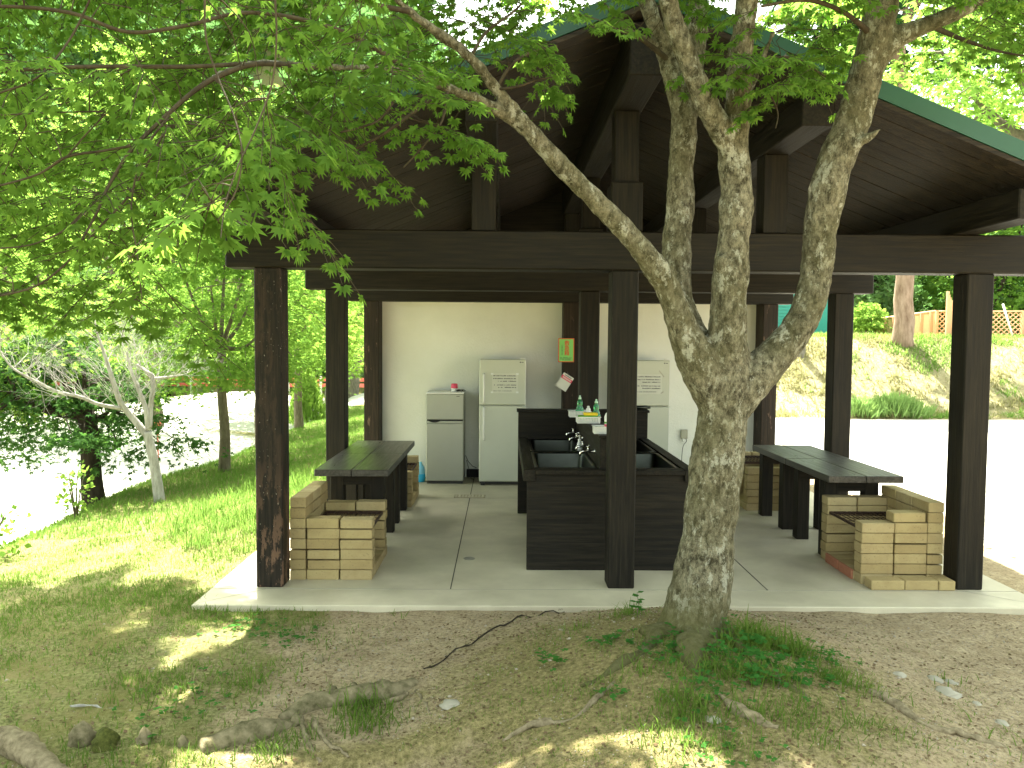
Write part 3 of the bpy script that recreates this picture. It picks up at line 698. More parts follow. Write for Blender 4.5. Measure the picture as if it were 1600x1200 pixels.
s = MB(); s.lathe([(.043, .044), (.044, .05), (.040, .095), (.034, .102), (.001, .103)], (0, 0, 0), 18); s.build('lid', 'pink', pt)
s = MB(); pts = []
for i in range(60):
    a = i * .55; pts.append((.045 * math.cos(a) + i * .0006 - .01, .03 * math.sin(a * 1.13), .006 + .010 * (1 + math.sin(a * .7)) ))
s.tube([Vector(p) + Vector((-.53, 9.91, 1.142)) for p in pts], .0035, 6); o = s.build('coiled_cord', 'black_plastic'); tag(o, 'small bundle of black cord beside the red-lidded pot', 'cord')
s = MB(); s.tube([(p, q, r) for p, q, r in ((-.47, 10.2, .30), (-.44, 10.24, .22), (-.38, 10.26, .15), (-.33, 10.27, .13))] , .004, 6)
s.tube([(-.46, 10.22, .24), (-.42, 10.2, .1), (-.4, 10.15, .01), (-.36, 10.1, .006)], .003, 6); s.build('cable', 'black_plastic', t, (-.71, 9.80, 0))
s = MB(); s.lathe([(.001, 0), (.055, .001), (.062, .01), (.066, .09), (.062, .10), (.001, .101)], (0, 0, 0), 18); s.mi = 1; s.lathe([(.061, .101), (.064, .11), (.052, .19), (.03, .22), (.022, .25), (.001, .251)], (0, 0, 0), 18)
plain('blue_pale', (.25, .62, .85), .3); o = s.build('blue_plastic_container', ['blue_plastic', 'blue_pale']); o.location = (-1.03, 9.95, .001); tag(o, 'blue plastic container on the floor left of the small grey refrigerator', 'container')
t = empty('power_outlet', (2.375, 10.298, .585), 'grey power outlet box on the plaster wall right of the second tall refrigerator', 'outlet')
s = MB(); s.box(-.045, .045, -.035, 0, -.06, .06, .006); s.build('box', 'outlet_grey', t)
s = MB(); s.tube([(-.015, -.03, -.058), (-.015, -.03, -.095)], .014, 10); s.build('plug', 'white_gasket', t)
s = MB(); s.tube([p for p, r in spline([((.02, -.03, -.06), 1), ((.03, -.032, -.09), 1), ((-.01, -.03, -.15), 1), ((-.025, -.03, -.26), 1), ((-.03, -.02, -.45), 1), ((-.05, -.02, -.56), 1)])], .004, 6); s.build('cable', 'black_plastic', t)

# ------------------------------------------------------------------ signs on the rear post
_font = None
def text(name, body, size, mat, parent, loc, ax='CENTER', rotz=0.):
    cu = bpy.data.curves.new(name, 'FONT'); cu.body = body; cu.size = size; cu.align_x = ax; cu.align_y = 'CENTER'; cu.extrude = .0005; cu.offset = size * .012
    o = bpy.data.objects.new(name, cu); COL.objects.link(o)
    bpy.context.view_layer.update(); dg = bpy.context.evaluated_depsgraph_get()
    me = bpy.data.meshes.new_from_object(o.evaluated_get(dg)); me.materials.clear(); me.materials.append(MATS[mat]); bpy.data.objects.remove(o)
    r = bpy.data.objects.new(name, me); link(r, parent); r.location = loc; r.rotation_euler = (math.pi / 2, rotz, 0); return r
sg = empty('first_aid_sign', (.80, 9.985, 1.67), 'green sign with orange border and red characters on the rear centre post', 'sign')
s = MB(); s.box(-.10, .10, 0, .012, -.15, .15, .002); s.build('border', 'sign_orange', sg)
s = MB(); s.box(-.088, .088, -.002, .0005, -.138, .138); s.build('face', 'sign_green', sg)
for k, ch in enumerate('救急箱'): text('character', ch, .068, 'red', sg, (.008, -.003, .085 - k * .062))
for k, ch in enumerate('この奥にあります'[:8]): text('small_character', ch, .018, 'ink', sg, (-.052, -.003, .065 - k * .0175))
s = MB()
for z in (-.098, -.112, -.124): dashes(s, -.075, .075, z, -.0022, .008, .8)
s.build('fine_print', 'ink', sg)
cd = empty('hanging_card', (.82, 9.975, 1.40), 'white card with pink band hanging tilted from a hook below the green sign', 'card')
M = Matrix.Translation((-.035, -.004, -.13)) @ Matrix.Rotation(R(32), 4, 'Y')
s = MB(); s.box(-.075, .075, 0, .002, -.10, .10, M=M); s.build('card', 'card_white', cd)
s = MB(); s.box(-.0755, .0755, -.001, .0001, .025, .065, M=M); s.build('band', 'pink', cd)
s = MB(); x = -.055
for k in range(9): s.box(-.055 + k * .013, -.046 + k * .013, -.0016, -.0008, .036, .054, M=M)
s.build('band_lettering', 'card_white', cd)
s = MB()
for k in range(8): s.box(-.045 + k * .012, -.037 + k * .012, -.001, -.0002, .073, .086, M=M)
s.build('heading', 'ink', cd)
s = MB(); s.tube([(0, .01, .0), (0, -.012, .0), (0, -.012, -.03), (.012, -.004, -.06)], .002, 6); s.build('hook', 'chrome', cd)

# ------------------------------------------------------------------ the big maple
TB = P(1085, 985, 4.1); TB.z = float(H(TB.x, TB.y)) - .05
maple = empty('maple_tree', TB, 'large lichen-spotted maple on the root mound before the pavilion, trunk forking into several limbs', 'tree')
def LP(seq):   # (px, py, depth, width in px)
    return [(P(x, y, d), w * d / 1240 / 2 * (.92 if w > 12 else 1)) for x, y, d, w in seq]
limbs = [
    LP([(1078, 1010, 4.1, 150), (1084, 975, 4.1, 118), (1096, 900, 4.1, 100), (1108, 820, 4.1, 93), (1120, 740, 4.1, 90), (1127, 660, 4.1, 88), (1131, 610, 4.1, 94), (1130, 560, 4.1, 88), (1128, 530, 4.1, 66)]),
    LP([(1118, 640, 4.08, 62), (1092, 570, 4.06, 70), (1068, 520, 4.02, 54), (1045, 455, 3.98, 46), (1008, 398, 3.93, 42), (958, 343, 3.88, 37), (900, 285, 3.82, 33), (858, 240, 3.78, 31), (818, 192, 3.72, 28), (775, 140, 3.66, 22), (735, 90, 3.58, 19), (690, 55, 3.5, 17), (640, 18, 3.4, 15), (560, -60, 3.2, 12)]),
    LP([(1112, 610, 4.12, 55), (1092, 555, 4.15, 62), (1070, 500, 4.2, 52), (1056, 433, 4.25, 50), (1060, 330, 4.3, 46), (1064, 257, 4.32, 44), (1067, 185, 4.33, 42), (1046, 95, 4.33, 32), (1024, 37, 4.3, 28), (1006, -20, 4.28, 25), (985, -110, 4.2, 20), (950, -260, 4.1, 14)]),
    LP([(1068, 215, 4.33, 30), (1076, 150, 4.36, 40), (1088, 60, 4.4, 40), (1093, -10, 4.42, 36), (1110, -140, 4.4, 26), (1120, -330, 4.3, 16)]),
    LP([(1128, 600, 4.06, 60), (1136, 520, 4.05, 62), (1141, 433, 4.05, 60), (1148, 330, 4.05, 54), (1146, 238, 4.05, 56), (1152, 175, 4.03, 46), (1156, 100, 4.0, 42), (1166, 30, 3.96, 38), (1176, -50, 3.9, 34), (1200, -200, 3.8, 24), (1230, -400, 3.7, 14)]),
    LP([(1146, 262, 4.03, 26), (1128, 208, 4.0, 42), (1098, 152, 3.96, 36), (1072, 84, 3.9, 33), (1054, 36, 3.86, 31), (1040, -20, 3.82, 29), (1000, -150, 3.7, 22), (950, -330, 3.5, 13)]),
    LP([(1138, 650, 4.1, 60), (1168, 600, 4.1, 72), (1203, 563, 4.12, 64), (1240, 520, 4.14, 56), (1266, 470, 4.15, 54), (1278, 400, 4.15, 54), (1284, 330, 4.14, 56), (1302, 262, 4.12, 60), (1332, 190, 4.1, 58), (1352, 120, 4.08, 56), (1368, 60, 4.05, 58), (1385, -20, 4.0, 52), (1405, -150, 3.9, 36), (1440, -340, 3.7, 20)]),
    LP([(1360, 110, 4.06, 40), (1400, 62, 4.02, 38), (1450, 38, 3.95, 30), (1520, 8, 3.85, 24), (1600, -40, 3.7, 17), (1720, -120, 3.5, 10)]),
    LP([(836, 215, 3.75, 24), (800, 186, 3.7, 24), (750, 158, 3.6, 21), (700, 138, 3.5, 18), (640, 112, 3.38, 15), (560, 106, 3.2, 13), (470, 104, 3.05, 11), (400, 98, 2.95, 10), (330, 120, 2.8, 9)]),
    LP([(1148, 205, 4.1, 14), (1160, 165, 4.1, 14), (1185, 110, 4.15, 10), (1210, 50, 4.2, 8)]),
    LP([(1040, 84, 4.32, 18), (1010, 62, 4.25, 14), (985, 50, 4.2, 10), (950, 10, 4.1, 6)]),
]
s = MB()
for L in limbs[:]:
    sp_ = spline(L, 5)
    s.tube([p + Vector(((vnoise(p.z * 4, 0, 3) - .5) * .02, 0, 0)) for p, r in sp_], [r * (1 + .16 * (float(vnoise(p.z * 9, p.x * 7, 8)) - .5)) for p, r in sp_], 14)
# knot on the middle limb, broken stub on the right limb
kn = P(1128, 412, 4.0); s.lathe([(.001, -.045), (.03, -.035), (.04, 0), (.03, .035), (.001, .05)], kn, 12)
s.tube([P(1325, 232, 4.05), P(1362, 212, 4.0), P(1376, 200, 3.98)], [.035, .022, .008], 8)
# buttress roots
def ground_tube(s, pts, rad, lift=.2, n=10, k=6):
    sp_ = spline([((x, y, 0), r) for (x, y), r in zip(pts, rad)], k); P_ = []
    for p, r in sp_: P_.append(Vector((p.x, p.y, float(H(p.x, p.y)) + r * lift + .012 * math.sin(p.x * 17 + p.y * 13))))
    s.tube(P_, [r for p, r in sp_], n)
def onground(px, py):
    """ground point under a line of sight"""
    d = _R3 @ Vector(((px - 800) / 1240, (600 - py) / 1240, -1)); lo = 1.
    for k in range(4000):
        t = lo + k * .01; p = d * (t / max(d.y, .001))
        if EYE + p.z <= float(H(p.x, p.y)): break
    return (p.x, p.y)
bx, by = TB.x, TB.y
rp = lambda seq: [onground(x, y) for x, y in seq]
roots = [
    ([(bx, by)] + rp([(1040, 985), (1000, 1020), (960, 1045), (905, 1075)]), [.12, .06, .032, .03, .012]),
    ([(bx, by)] + rp([(1080, 1030), (1112, 1072)]), [.13, .07, .012]),
    ([(bx, by), (bx + .14, by - .02)] + rp([(1180, 1040), (1235, 1075), (1290, 1100)]), [.12, .06, .022, .03, .012]),
    ([(bx + .03, by - .02), (bx - .16, by - .05), (bx - .30, by - .1)], [.16, .10, .03]),
    ([(bx, by), (bx + .02, by - .3)], [.13, .05]),
]
for pts, rad in roots: ground_tube(s, pts, rad, -.35, 12)
tr = s.build('trunk_raw', 'bark')
rm = tr.modifiers.new('r', 'REMESH'); rm.mode = 'VOXEL'; rm.voxel_size = .011; rm.use_smooth_shade = True
sm = tr.modifiers.new('s', 'SMOOTH'); sm.iterations = 5; sm.factor = .5
tx = bpy.data.textures.new('bark_relief', 'CLOUDS'); tx.noise_scale = .06; tx.noise_depth = 3
dm = tr.modifiers.new('d', 'DISPLACE'); dm.texture = tx; dm.strength = .018; dm.texture_coords = 'GLOBAL'; dm.mid_level = .5
tx2 = bpy.data.textures.new('bark_swell', 'CLOUDS'); tx2.noise_scale = .28; tx2.noise_depth = 1
dm = tr.modifiers.new('d2', 'DISPLACE'); dm.texture = tx2; dm.strength = .016; dm.texture_coords = 'GLOBAL'; dm.mid_level = .5
bpy.context.view_layer.update(); dg = bpy.context.evaluated_depsgraph_get()
me = bpy.data.meshes.new_from_object(tr.evaluated_get(dg)); bpy.data.objects.remove(tr)
me.transform(Matrix.Translation(-TB)); me.materials.clear(); me.materials.append(MATS['bark'])
trunk = link(bpy.data.objects.new('trunk', me), maple)

# branches of the near crown (px, py, depth, width)
BR = [
    [(640, 112, 3.38, 12), (560, 60, 3.2, 10), (470, 30, 3.05, 9), (380, 20, 2.95, 8), (290, 40, 2.85, 8), (200, 50, 2.8, 8), (110, 20, 2.75, 8), (0, 10, 2.7, 7), (-120, 20, 2.6, 5)],
    [(470, 104, 3.05, 10), (400, 100, 2.9, 10), (340, 120, 2.8, 10), (300, 145, 2.75, 9), (250, 190, 2.7, 8), (205, 235, 2.65, 7), (170, 290, 2.6, 6), (150, 335, 2.55, 5), (128, 375, 2.5, 4)],
    [(400, 98, 2.95, 8), (300, 104, 2.9, 8), (150, 104, 2.8, 8), (50, 108, 2.75, 7), (-80, 120, 2.7, 6)],
    [(205, 228, 2.65, 5), (160, 236, 2.65, 5), (105, 245, 2.6, 5), (60, 272, 2.6, 4), (0, 290, 2.55, 4), (-60, 305, 2.5, 3)],
    [(105, 245, 2.6, 4), (130, 215, 2.6, 3), (165, 178, 2.6, 3)],
    [(135, 325, 2.55, 4), (100, 360, 2.5, 4), (50, 382, 2.5, 3), (0, 388, 2.45, 3)],
    [(265, 180, 2.7, 5), (235, 220, 2.65, 4), (215, 265, 2.6, 4), (205, 330, 2.55, 3), (215, 400, 2.5, 3), (222, 470, 2.5, 2)],
    [(430, 0, 2.2, 5), (432, 60, 2.2, 4), (425, 130, 2.2, 4), (400, 200, 2.15, 3), (372, 260, 2.1, 3), (352, 320, 2.05, 3), (345, 372, 2.0, 2)],
    [(320, 0, 2.1, 5), (322, 60, 2.1, 4), (340, 120, 2.1, 4), (365, 180, 2.05, 3), (378, 240, 2.0, 3), (368, 300, 2.0, 3), (340, 345, 2.0, 2)],
    [(250, -40, 2.3, 6), (300, -10, 2.3, 5), (430, 0, 2.2, 5)],
    [(0, 145, 2.4, 4), (60, 120, 2.4, 4), (110, 60, 2.5, 4), (140, 0, 2.5, 4)],
    [(-60, 470, 2.7, 4), (0, 462, 2.7, 4), (60, 445, 2.75, 4), (110, 405, 2.8, 4), (160, 350, 2.85, 4), (205, 300, 2.9, 4), (260, 200, 2.9, 5)],
    [(0, 180, 2.5, 3), (80, 176, 2.5, 3), (160, 174, 2.6, 3)],
    [(690, 140, 3.5, 10), (640, 180, 3.45, 7), (590, 215, 3.4, 6), (540, 240, 3.35, 5), (500, 270, 3.3, 4), (470, 300, 3.25, 3)],
    [(700, 138, 3.5, 8), (690, 190, 3.45, 5), (660, 230, 3.4, 4), (630, 262, 3.35, 3)],
    [(640, 112, 3.38, 8), (600, 180, 3.3, 5), (560, 200, 3.2, 4), (500, 215, 3.15, 4), (450, 250, 3.1, 3)],
    [(775, 140, 3.66, 8), (800, 100, 3.7, 6), (835, 80, 3.75, 5), (870, 72, 3.8, 3)],
    [(735, 90, 3.58, 8), (760, 50, 3.6, 6), (800, 20, 3.65, 5), (840, -20, 3.7, 4)],
    [(775, 140, 3.66, 6), (810, 135, 3.6, 5), (840, 125, 3.6, 3), (880, 118, 3.6, 2)],
    [(1185, 110, 4.15, 8), (1220, 90, 4.1, 6), (1250, 95, 4.05, 5), (1290, 120, 4.0, 3)],
    [(1185, 110, 4.15, 7), (1200, 140, 4.05, 5), (1215, 175, 3.95, 3), (1212, 200, 3.9, 2)],
    [(1368, 60, 4.05, 16), (1320, 20, 3.9, 10), (1260, 0, 3.8, 8), (1190, 10, 3.7, 5)],
    [(1450, 38, 3.95, 12), (1500, 60, 3.9, 8), (1560, 80, 3.8, 5), (1620, 90, 3.7, 3)],
    [(1046, 95, 4.3, 12), (1000, 60, 4.2, 8), (960, 45, 4.1, 5)],
    [(640, 18, 3.4, 12), (560, 0, 3.2, 9), (480, -40, 3.0, 7)],
]
s = MB(); nodes = []
for b in BR:
    sp_ = spline(LP(b), 6); s.tube([p for p, r in sp_], [max(r * .8, .0016) for p, r in sp_], 6, False); nodes += [p for p, r in sp_]
for L in limbs[1:]: nodes += [p for p, r in spline(L, 4)][8:]
# hidden upper structure that carries the shading canopy
top = [(-1.2, 2.4, 4.6), (.2, 1.0, 4.9), (1.6, 1.6, 5.0), (2.6, 2.8, 4.8), (-3.0, 1.6, 4.4), (3.4, .6, 4.7), (.4, -1.0, 4.8), (-2.2, -.4, 4.6), (2.4, -1.0, 4.9), (-3.6, 3.4, 4.3), (3.8, 2.6, 4.8), (1.0, 3.0, 5.2), (-.4, 3.6, 5.2)]
for t_ in top:
    a = P(1100, -300, 4.0) if t_[0] > -1 else P(640, -80, 3.3)
    b = Vector(t_); mid_ = (a + b) / 2 + Vector((0, 0, .3)); sp_ = spline([(a, .04), (mid_, .025), (b, .012), (b + (b - a).normalized() * .8, .004)], 6)
    s.tube([p for p, r in sp_], [r for p, r in sp_], 6, False); nodes += [p for p, r in sp_]
NODES = np.array([tuple(p) for p in nodes])

class Spray:
    def __init__(s): s.C = []; s.D = []; s.N = []; s.S = []; s.tw = MB()
    def twig(s, A, B, r0=.0025):
        A, B = Vector(A), Vector(B); L = (B - A).length; m_ = (A + B) / 2 + Vector((random.uniform(-.1, .1), random.uniform(-.1, .1), .10)) * L
        p = [q for q, r in spline([(A, 1), (m_, 1), (B, 1)], 4)]; s.tw.tube(p, [r0 * (1 - .6 * i / (len(p) - 1)) for i in range(len(p))], 5, False)
    def spray(s, B, dirv, L, size, droop=.5, dens=1.):
        """a flat maple spray: main twig with side twigs, leaves in opposite pairs"""
        d = Vector(dirv).normalized(); side = d.cross(Vector((0, 0, 1))).normalized(); B = Vector(B)
        def run(A, d, L, size, nl):
            pts = []; 
            for i in range(nl + 1):
                t = i / nl; pts.append(A + d * (L * t) + Vector((0, 0, -droop * L * .5 * t * t)))
            s.tw.tube(pts, [.0014 * (1 - .6 * i / nl) + .0006 for i in range(nl + 1)], 4, False)
            sd = d.cross(Vector((0, 0, 1))).normalized()
            for i in range(1, nl + 1):
                for q in ((-1, 1) if i < nl else (-1, 0, 1)):
                    if random.random() > dens: continue
                    ld = (d * random.uniform(.25, .8) + sd * q * random.uniform(.6, 1.) + Vector((0, 0, -random.uniform(.15, .95)))).normalized()
                    c = pts[i] + ld * size * .35; 
                    nn = Vector((random.gauss(0, .45), random.gauss(0, .45), 1.)) + d * .3
                    s.C.append(c); s.D.append(ld); s.N.append(nn); s.S.append(size * random.uniform(.6, 1.15))
            return pts
        n = max(4, int(L / .07)); main = run(B, d, L, size, n)
        for i in range(1, n - 1):
            for q in (-1, 1):
                if random.random() < .8:
                    l2 = L * (.62 - .4 * i / n) * random.uniform(.6, 1.1)
                    run(main[i], (d * .75 + side * q * .75 + Vector((0, 0, random.uniform(-.2, .05)))).normalized(), l2, size, max(2, int(l2 / .07)))
near = Spray()
def region(x0, x1, y0, y1, d0, d1, n, size=.041, L=(.28, .5), mask=None, dens=1., connect=True, bias=(-.7, -.25, 0)):
    k = 0; tries = 0
    while k < n and tries < n * 30:
        tries += 1
        px, py, d = random.uniform(x0, x1), random.uniform(y0, y1), random.uniform(d0, d1)
        if mask and not mask(px, py): continue
        B = P(px, py, d); k += 1
        dist = np.linalg.norm(NODES - np.array(tuple(B)), axis=1); j = int(dist.argmin()); A = Vector(NODES[j])
        if connect and dist[j] < 1.3: near.twig(A, B)
        a = (B - A); a.z *= .3; a = a.normalized() if a.length > .01 else Vector((1, 0, 0))
        dv = a * .7 + Vector(bias) * .6 + Vector((random.gauss(0, .35), random.gauss(0, .35), random.uniform(-.25, .05)))
        near.spray(B, dv, random.uniform(*L), size, random.uniform(.3, .8), dens)
gapm = lambda x, y: fbm(x / 90, y / 70, 77, 2) > .36
region(-120, 620, -120, 130, 2.4, 4.2, 80, mask=gapm)
region(-120, 640, -120, 200, 3.6, 4.6, 60, size=.042)
region(-120, 260, 150, 330, 3.6, 5.0, 26, size=.042)
region(300, 400, 180, 260, 2.6, 3.6, 8, mask=None)
region(420, 560, 130, 190, 2.9, 3.5, 8, bias=(.3, -.2, 0))
region(-120, 330, 120, 330, 2.5, 4.3, 50, mask=gapm)
region(-120, 270, 320, 470, 2.7, 4.4, 34, mask=gapm)
region(320, 470, 110, 270, 2.4, 3.6, 13, mask=gapm)
region(470, 700, 80, 195, 3.0, 3.8, 24, L=(.25, .42), bias=(.2, -.2, 0))
region(640, 730, 200, 215, 3.3, 3.6, 4, L=(.2, .3), bias=(.3, -.2, 0))
region(540, 610, 225, 245, 3.2, 3.4, 2, L=(.2, .3), bias=(.7, -.2, -.1))
region(600, 850, -60, 90, 3.4, 4.1, 20, L=(.25, .4), bias=(.2, -.2, 0))
region(600, 860, 20, 120, 3.5, 4.2, 15, L=(.25, .4), bias=(.3, -.2, 0))
region(850, 960, -40, 20, 3.8, 4.3, 6, L=(.22, .36))
region(1180, 1310, 10, 80, 3.9, 4.3, 8, size=.04, L=(.22, .36), bias=(.2, -.2, 0))
region(780, 850, 70, 130, 3.5, 3.8, 5, L=(.2, .32), bias=(.8, -.1, 0))
region(940, 1060, -60, 30, 3.9, 4.3, 9, size=.045, L=(.22, .35), bias=(-.2, -.3, 0))
region(1110, 1280, 70, 125, 3.85, 4.25, 20, size=.042, L=(.2, .34), bias=(.2, -.3, 0))
region(1185, 1215, 130, 165, 3.8, 4.0, 4, size=.042, L=(.18, .26), bias=(0, -.2, -.4))
region(1090, 1640, -120, 30, 3.5, 4.3, 40, L=(.25, .42), bias=(.4, -.3, 0))
region(1380, 1640, -40, 60, 3.6, 4.3, 16, bias=(.5, -.3, 0))
region(300, 370, 270, 320, 1.95, 2.3, 4, size=.052, L=(.16, .26), bias=(.3, -.1, -.3), dens=.8)
region(340, 440, 170, 230, 2.2, 2.8, 5, size=.046, L=(.18, .26), bias=(.6, -.1, -.2), dens=.9)
# unseen leaf sprays added overhead to keep sun off foreground and lawn
for k in range(32):
    near.spray(Vector((random.uniform(-2.4, 1.6), random.uniform(4.1, 4.65), random.uniform(4.25, 5.1))), (random.gauss(0, 1), random.gauss(0, 1), -.05), random.uniform(.5, .9), .09, .3)
for k in range(75):
    near.spray(Vector((random.uniform(-3.4, 3.6), random.uniform(4.1, 5.6), random.uniform(4.4, 5.5))), (random.gauss(0, 1), random.gauss(0, 1), -.05), random.uniform(.5, .9), .09, .3)
for k in range(45):
    near.spray(Vector((random.uniform(-3, 4.2), random.uniform(3.3, 4.6), random.uniform(4.2, 5.2))), (random.gauss(0, 1), random.gauss(0, 1), -.05), random.uniform(.5, .9), .085, .3)
for k in range(185):
    Y = random.uniform(4.5, 9.0); B = Vector((random.uniform(-7.5, -2.35), Y, 1.755 + .445 * Y + random.uniform(.35, 1.3)))
    near.spray(B, (random.gauss(0, 1), random.gauss(0, 1), -.05), random.uniform(.5, .9), .10, .25)
for k in range(45):
    B = Vector((random.uniform(-6.5, -3.2), random.uniform(1.5, 4.8), random.uniform(4.3, 5.6))); near.spray(B, (random.gauss(0, 1), random.gauss(0, 1), -.05), random.uniform(.5, .9), .09, .3)
for k in range(30):
    B = Vector((random.uniform(-5, 4.8), random.uniform(1.8, 4.4), random.uniform(3.9, 5.3)))
    if B.y > 3.2: B.z = max(B.z, 4.3)
    near.spray(B, (random.gauss(0, 1), random.gauss(0, 1), -.05), random.uniform(.5, .9), .085, .3)
cr = Vector((0, 0, 0))
V, F = leaves([tuple(c - TB) for c in near.C], [tuple(c) for c in near.D], [tuple(c) for c in near.N], near.S, LEAF7)
npmesh('crown', V, F, 'leaf_near', maple)
o = s.build('branch_network', 'bark_twig', maple, TB)
o.name = 'branches'; tw = near.tw.build('twigs', 'bark_twig', o, (0, 0, 0)); tw.location = (0, 0, 0); tw.data.transform(Matrix.Translation(-TB))
print('near leaves', len(near.C))

# exposed roots and stones in the foreground
def thing_mesh(name, s, mat, label, cat, group=None): return tag(s.build(name, mat), label, cat, group)
def thorns(o, px):
    s = MB(); g = [Vector((*onground(x, y), 0)) for x, y in px]
    for i in range(46):
        t = random.random() * (len(g) - 1.01); a = g[int(t)].lerp(g[int(t) + 1], t % 1); a.z = gz0(a.x, a.y) + .02; d = Vector((random.gauss(0, 1), random.gauss(0, 1), random.random())).normalized()
        s.tube([a, a + d * .018], [.0022, .0004], 4)
    s.build('thorn_growth', 'bark_dark', o)
gz0 = lambda x, y: float(H(x, y))
def bent_root(name, px, rad, label, lift=.3, mat='root_bark', cat='root', group='exposed tree roots on the ground'):
    s = MB(); ground_tube(s, rp(px), rad, lift, 9, 7); o = thing_mesh(name, s, mat, label, cat, group)
    me = o.data
    for v in me.vertices:
        n = (float(vnoise(v.co.x * 30, v.co.y * 30 + v.co.z * 41, 3)) - .5) * .022; v.co.z += n; v.co.x += n * .6
    return o
bent_root('surface_root', [(315, 1175), (360, 1160), (410, 1150), (455, 1130)], [.045, .06, .055, .03], 'thick grey root with a blunt end lying in the foreground soil', .1, 'root_mossy')
bent_root('surface_root', [(440, 1125), (500, 1100), (560, 1092), (620, 1080), (650, 1065)], [.035, .06, .065, .055, .02], 'pale bulging root along the soil step left of the mound', .0, 'root_mossy')
bent_root('surface_root', [(-30, 1165), (30, 1180), (70, 1205), (120, 1230)], [.05, .06, .05, .03], 'thick brown root in the bottom left corner of the photo', .5)
bent_root('surface_root', [(1360, 1082), (1400, 1105), (1440, 1130), (1500, 1150), (1560, 1165), (1640, 1190)], [.018, .028, .02, .013, .016, .012], 'long thin root running over the bare soil at bottom right', .1)
bent_root('surface_root', [(1120, 1085), (1150, 1112), (1185, 1128), (1215, 1140)], [.008, .024, .026, .01], 'knobbly pale root surfacing below the maple trunk', -.2)
bent_root('surface_root', [(785, 1160), (850, 1132), (905, 1118), (960, 1065)], [.008, .016, .014, .01], 'slender curved root on the mossy mound', -.1)
bent_root('surface_root', [(470, 1125), (480, 1160), (500, 1195)], [.014, .012, .008], 'left one of two thin bare roots hanging from the soil step', .8)
bent_root('surface_root', [(490, 1130), (510, 1160), (545, 1190)], [.012, .010, .006], 'right one of two thin bare roots hanging from the soil step', .8)
bent_root('surface_root', [(640, 1075), (625, 1095), (600, 1105)], [.012, .012, .006], 'short thin root fanning off the left end of the mound', .8)
bent_root('surface_root', [(650, 1080), (665, 1100), (672, 1118)], [.010, .009, .005], 'short forked rootlet below the twig end', .8)
fb_ = bent_root('fallen_branch', [(662, 1052), (720, 1018), (780, 983), (830, 965), (900, 950)], [.0035, .005, .005, .004, .002], 'long dark thorny twig lying across the edge of the mossy mound', 3.5, 'bark_dark', 'twig', None)
thorns(fb_, [(662, 1052), (720, 1018), (780, 983), (830, 965), (900, 950)])
bent_root('fallen_twig', [(110, 1108), (150, 1106), (195, 1112)], [.004, .005, .003], 'thin grey twig lying in the grass at lower left', 1.2, 'bark_pale', 'twig', None)
def lump(px, py, r, hgt, label, mat='root_mossy', name='root_stump', cat='root stump', group='knobbly root stumps along the soil step'):
    x, y = onground(px, py); z = float(H(x, y)); n1, n2 = 14, 9; V = []; F = []
    sd = random.random() * 50
    for i in range(n2 + 1):
        t = i / n2; rr = r * math.sqrt(max(0, 1 - t * t * .97)) * (1.15 - .3 * t)
        for k in range(n1):
            a = 2 * math.pi * k / n1; q = rr * (1 + .5 * (float(vnoise(math.cos(a) * 1.6 + sd, math.sin(a) * 1.6 + t * 2, 5)) - .5) + .35 * (float(vnoise(a * 3 + sd, t * 7, 6)) - .5))
            V.append((x + q * math.cos(a), y + q * math.sin(a), z - min(.02, .25 * hgt) + hgt * t))
    for i in range(n2):
        for k in range(n1): F.append((i * n1 + k, i * n1 + (k + 1) % n1, (i + 1) * n1 + (k + 1) % n1, (i + 1) * n1 + k))
    F.append(tuple(n2 * n1 + k for k in range(n1)))
    s = MB(); s.add(V, F, True); return tag(s.build(name, mat), label, cat, group)
lump(130, 1158, .05, .11, 'round mossy stump farthest left on the soil step', 'root_mossy')
lump(163, 1165, .06, .10, 'mound of green moss beside the leftmost stump', 'moss', 'moss_mound', 'moss', None)
lump(225, 1160, .035, .085, 'dark leaning stump between the moss mound and the small pale stump')
lump(285, 1165, .025, .06, 'small pale stump right of the dark leaning one')
lump(400, 1140, .03, .06, 'knob at the end of the thick grey root')
lump(500, 1035, .022, .055, 'lone small stump standing on bare soil behind the root line')
lump(520, 1088, .035, .07, 'left of the two rounded stumps on the pale root')
lump(552, 1084, .035, .075, 'right and darker of the two rounded stumps on the pale root')
lump(463, 1130, .03, .06, 'pale stump above the two hanging roots')
for px, py, r, lab in ((1405, 1055, .035, 'small flat white stone at the top of the cluster on the right'), (1460, 1062, .04, 'pale stone between the flat ones on bare soil, right'), (1485, 1066, .03, 'small white stone next to the larger slab of stone'), (1478, 1082, .055, 'largest flat white stone on the bare soil at right'), (1525, 1100, .022, 'round grey pebble standing apart right of the stones'), (1565, 1130, .03, 'pale stone near the right edge by the thin root'), (1115, 1125, .03, 'pale stone beside the root below the maple trunk'), (705, 1100, .045, 'flat pale rock at the left foot of the mound')):
    lump(px, py, r, r * .55, lab, 'stone', 'stone', 'stone', 'stones on the bare soil')

